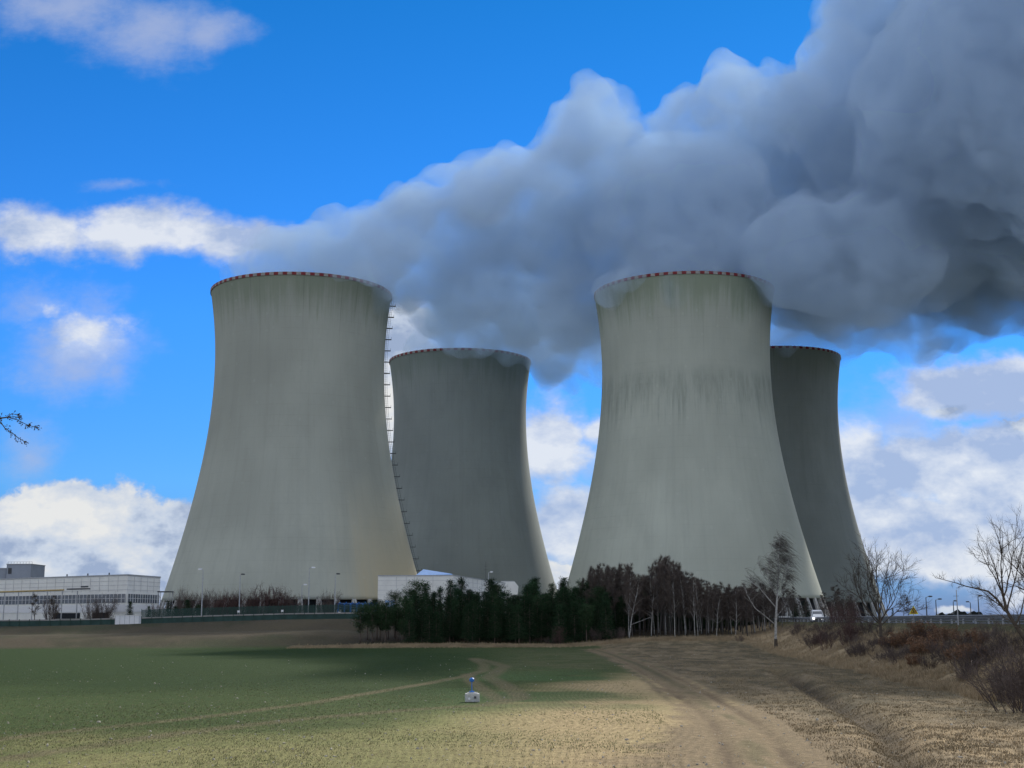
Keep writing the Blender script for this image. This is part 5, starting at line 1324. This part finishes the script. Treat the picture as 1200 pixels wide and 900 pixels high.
# pale birch behind the warning sign, twiggy group left of the maple
for (px, pt, Y, w, lab) in [(1058, 697, 225, .8, 'pale twiggy birch just left of the warning sign'), (1063, 704, 232, .7, 'low twiggy birch touching the warning sign'), (975, 686, 215, 1.0, 'twiggy birch left of the bare spreading tree'), (985, 690, 220, 1.0, 'twiggy birch behind the bare spreading tree'), (966, 700, 214, .8, 'low twiggy birch right of the van'),(916, 684, 236, .9, 'thin bare birch just right of the solitary birch trunk'),(923, 690, 240, .9, 'bare birch before the left legs of the pale right tower'),(930, 688, 238, .8, 'bare birch between the solitary birch and the van'),(937, 698, 242, .8, 'low bare birch before the tower legs left of the van'),(944, 702, 240, .7, 'lowest bare birch just left of the van'),(970, 694, 236, .9, 'bare birch behind the reddish thicket'),(979, 700, 232, .9, 'low bare birch at the right of the reddish thicket'), (996, 697, 222, .9, 'twiggy birch in the right half of the spreading tree')]:
    x = gz(px, Y); z = hz(x, Y); ht = P(px, pt, Y)[2]-z; me = birch_g[R.randrange(7)]
    place('birch_tree', lab, 'birch', None, [('trunk', me[0]), ('twigs', me[1])], x, Y, z, R.uniform(0,6.28), w*.8, ht/12)
# reddish thicket by the van and shrubs on the bank
red = make_shrub('s', (11,12,13), 3.0, 2.4, 22, .010, 'twig_red', k2=7, upright=.75)
brn = make_shrub('s', (14,15,16), 2.0, 2.4, 26, .011, 'twig_shrub', k2=10, upright=.45)
oak = make_shrub('s', (17,18,19), 1.7, 2.0, 20, .011, 'bark_warm', k2=9, leafy=.5, upright=.5)
def on_bank(px, t):     # spot on the bank: fraction t up the slope, seen at column px
    a, b = ray(px, 760); Y = (30-9+9*t)/(a-.078) if a > .1 else 300
    return a*Y, Y
k = 0
for i in range(9):
    px = R.uniform(952, 1008); t = R.uniform(.45, .98); a, b = ray(px, 750); Y = R.uniform(150, 188); x = a*Y
    tt = (x-(float(xtop(Y))-9))/9
    if not (.2 < tt < 1.02): Y = (21+9*t)/(a-.078); x = a*Y
    if Y < 90 or Y > 240: continue
    place('red_shrub', 'upright shrub with thin reddish stems in the thicket beside the van', 'shrub', 'reddish thicket beside the van', red[R.randrange(3)], x, Y, hz(x, Y)-.05, R.uniform(0,6.28), R.uniform(.7,1.1))
for i in range(58):
    px = R.uniform(925, 1200); t = R.uniform(.25, .78)
    a, b = ray(px, 750); Y = (21+9*t)/(a-.078); x = a*Y
    if Y > 215 or Y < 60: continue
    place('brown_shrub', 'low greyish brown twiggy shrub on the grassy road bank', 'shrub', 'brown twiggy shrubs on the road bank', brn[R.randrange(3)], x, Y, hz(x, Y)-.05, R.uniform(0,6.28), R.uniform(.4,.8))
for (px, t, s, lab) in [(1040,.55,.75,'smallest rust leaved oak bush, leftmost on the bank'),(1055,.6,.8,'rust leaved oak bush left of the tallest one'),(1062,.62,.85,'rust leaved oak bush below the warning sign'),(1085,.72,1.1,'tallest rust leaved oak bush, standing up to the guard rail'),(1078,.45,.95,'rust leaved oak bush lowest on the slope'),(1098,.66,.8,'rust leaved oak bush right of the tallest one'),(1130,.68,.75,'rust leaved oak bush under the tall steel pole'),(1112,.7,.75,'low rust leaved oak bush between its neighbours near the pole'),(1150,.7,.6,'faint rust leaved oak bush furthest to the right'),(1070,.28,.6,'small rust leaved oak bush at the very foot of the bank'),(1122,.45,.85,'rust leaved oak bush in the middle of the slope below the steel pole'),(1142,.5,.8,'rust leaved oak bush low on the slope under the long limb'),(1092,.5,.8,'rust leaved oak bush mid slope between the lowest and the pole')]:
    a, b = ray(px, 750); Y = (21+9*t)/(a-.078); x = a*Y
    place('oak_bush', lab, 'bush', 'rust leaved bushes on the bank', oak[R.randrange(3)], x, Y, hz(x, Y)-.05, R.uniform(0,6.28), s)
# bare bushes at the right edge
for (px, Y, s, m_, lab) in [(1190, 67, 1.45, brn, 'dark bare bush with several stems at the right edge'), (1172, 74, 1.1, brn, 'bare bush behind the one at the right edge'), (1199, 76, 1.5, brn, 'bare bush under the leaning tree, cut by the right edge'), (655, 236, 1.0, red, 'small reddish bush at the foot of the conifers'), (646, 237, .7, brn, 'small pale bush at the foot of the conifers'), (722, 238, 1.1, brn, 'dim brown bush at the seam of conifers and birches'), (700, 239, 1.3, brn, 'brown bush under the last conifers'), (866, 226, .55, brn, 'low dark heap of twigs left of the solitary birch')]:
    x = gz(px, Y); place('bare_bush', lab, 'bush', None, m_[R.randrange(3)], x, Y, hz(x, Y)-.05, R.uniform(0,6.28), s)

# far low rise on the horizon at the right
g = MB(); c = P(1111, 724, 900); n = 40; V = []; 
for i in range(n+1):
    t = i/n; xx = c[0]-20+60*t; V += [(xx, 900, 3), (xx, 900+3*0, 3+(6.0+1.2*math.sin(t*31)+.9*math.sin(t*73+1))*math.sin(PI*t)), (xx, 940, 3)]
F = []
for i in range(n): a = i*3; F += [(a, a+3, a+4, a+1), (a+1, a+4, a+5, a+2)]
hill = np_mesh('hill', V, F, [mat('far_wood', (.03,.035,.035), .9)])
tag(ob('hill', hill), kind='structure')

# ---- grass as individual blades, merged
def blades(name, X, Y, Hh, Wd, lean, m, per):
    n = len(X); rg = np.random.default_rng(len(name)+n)
    X = np.repeat(X, per)+rg.normal(0, .10, n*per); Y = np.repeat(Y, per)+rg.normal(0, .10, n*per); Hh = np.repeat(Hh, per)*rg.uniform(.5, 1.2, n*per)
    Z = height(X, Y)-.01
    a = rg.uniform(0, 2*PI, n*per); l = rg.uniform(.2, 1, n*per)*lean*Hh
    dx_, dy_ = np.cos(a)*l, np.sin(a)*l; w = Wd*rg.uniform(.6, 1.3, n*per); b = rg.uniform(0, 2*PI, n*per); wx, wy = np.cos(b)*w, np.sin(b)*w
    p0 = np.stack([X-wx, Y-wy, Z], 1); p1 = np.stack([X+wx, Y+wy, Z], 1); p2 = np.stack([X+dx_*.45+wx*.7, Y+dy_*.45+wy*.7, Z+Hh*.65], 1); p3 = np.stack([X+dx_*.45-wx*.7, Y+dy_*.45-wy*.7, Z+Hh*.65], 1); p4 = np.stack([X+dx_, Y+dy_, Z+Hh*(.85)], 1)
    V = np.stack([p0, p1, p2, p3, p4], 1).reshape(-1, 3); i = np.arange(n*per)*5
    F4 = np.stack([i, i+1, i+2, i+3], 1); F3 = np.stack([i+3, i+2, i+4], 1)
    V_ = V; Q = np.concatenate([F4, np.stack([i+3, i+2, i+4, i+4], 1)[:0]])
    me = bpy.data.meshes.new(name); flat = np.concatenate([F4.ravel(), F3.ravel()]).astype(np.int32)
    ls = np.concatenate([np.arange(len(F4))*4, len(F4)*4+np.arange(len(F3))*3]).astype(np.int32)
    me.vertices.add(len(V)); me.vertices.foreach_set('co', V.astype(np.float32).ravel()); me.loops.add(len(flat)); me.loops.foreach_set('vertex_index', flat)
    me.polygons.add(len(ls)); me.polygons.foreach_set('loop_start', ls); me.materials.append(m); me.update(calc_edges=True)
    return tag(ob(name, me), kind='stuff')
M['straw'] = mat('straw_blades', (.34,.265,.165), .9, .5, .35, col2=(.20,.155,.095)); M['crop'] = mat('crop_blades', (.12,.145,.055), .85, .4, .5, col2=(.17,.16,.085)); M['dull'] = mat('dull_grass_blades', (.32,.25,.155), .9, .5, .4, col2=(.12,.10,.06))
rg = np.random.default_rng(4)
n = 30000; Yb = 48/(1-rg.random(n)*(1-48/240.)); tb = rg.uniform(-.12, .88, n); Xb = xtop(Yb)-9+9*tb; keep = fbm(Xb/2, Yb/2, 91, 3) > .38
blades('dry_bank_grass', Xb[keep], Yb[keep], .38+.25*fbm(Xb[keep]/3, Yb[keep]/3, 92, 3), .012+.00011*0, .9, M['straw'], 5)
n = 16000; Yb = 42/(1-rg.random(n)*(1-42/235.)); xc = np.interp(Yb, [q[1] for q in TRACK], [q[0] for q in TRACK]); Xb = xc+2.2+rg.random(n)*np.maximum(xtop(Yb)-9-xc-2.2, .5); keep = fbm(Xb/1.5, Yb/1.5, 93, 3)+rg.normal(0,.12,n) > .47
blades('rough_grass', Xb[keep], Yb[keep], np.full(keep.sum(), .11), .012, 1.2, M['dull'], 6)
blades('pale_straw_litter', Xb[~keep][::2], Yb[~keep][::2], np.full(len(Xb[~keep][::2]), .08), .012, 2.4, M['straw'], 4)
n = 9000; Xe = rg.uniform(-38, 40, n); Ye = 233+rg.normal(0, 2.2, n)+2*fbm(Xe/8, Xe*0, 5, 2); blades('edge_straw', Xe, Ye, np.full(n, .42), .02, .8, M['straw'], 5)
# seedlings of the crop in drill rows
n = 42000; Yc = 38/(1-rg.random(n)*(1-38/130.)); u_ = rg.uniform(-.42, .2, n); Xc = u_*Yc; Xc = np.round((Xc+1.2*np.sin(Yc/22))/.32)*.32-1.2*np.sin(Yc/22)+rg.normal(0, .03, n)
xc = np.interp(Yc, [q[1] for q in TRACK], [q[0] for q in TRACK]); keep = (Xc < xc-3.2) & (fbm(Xc/9, Yc/9, 95, 3)+rg.normal(0, .12, len(Xc)) > .46+.10*(Xc > -5)*(Yc < 60)); Xc, Yc = Xc[keep], Yc[keep]
blades('crop_seedlings', Xc, Yc, np.full(len(Xc), .08), .010, .8, M['crop'], 3)
n = 7000; Yc = 38/(1-rg.random(n)*(1-38/85.)); Xc = rg.uniform(-.42, .2, n)*Yc; xc = np.interp(Yc, [q[1] for q in TRACK], [q[0] for q in TRACK]); keep = (Xc < xc-2.6); Xc, Yc = Xc[keep], Yc[keep]
blades('stubble', Xc, Yc, np.full(len(Xc), .07), .008, 1.6, M['straw'], 4)
# small pale stones and clods lying on the soil
V0, F0 = ico(1); n = 1000; Ys = 40/(1-rg.random(n)*(1-40/190.)); Xs = rg.uniform(-.41, .36, n)*Ys; ok = Xs < xtop(Ys)-9.5; Xs, Ys = Xs[ok], Ys[ok]; n = len(Xs)
sz = np.abs(rg.normal(.022, .015, n))+.012; Zs = height(Xs, Ys); D_ = V0[None]*sz[:,None,None]*rg.uniform(.6, 1.3, (n,1,3))*(1+.25*rg.normal(0,1,(n,len(V0),1)))+np.stack([Xs,Ys,Zs+sz*.2],1)[:,None]
tag(ob('field_stones', np_mesh('field_stones', D_.reshape(-1,3), (F0[None]+np.arange(n)[:,None,None]*len(V0)).reshape(-1,3), [mat('pale_stone', (.42,.39,.33), .9, .4, 6)])), kind='stuff')
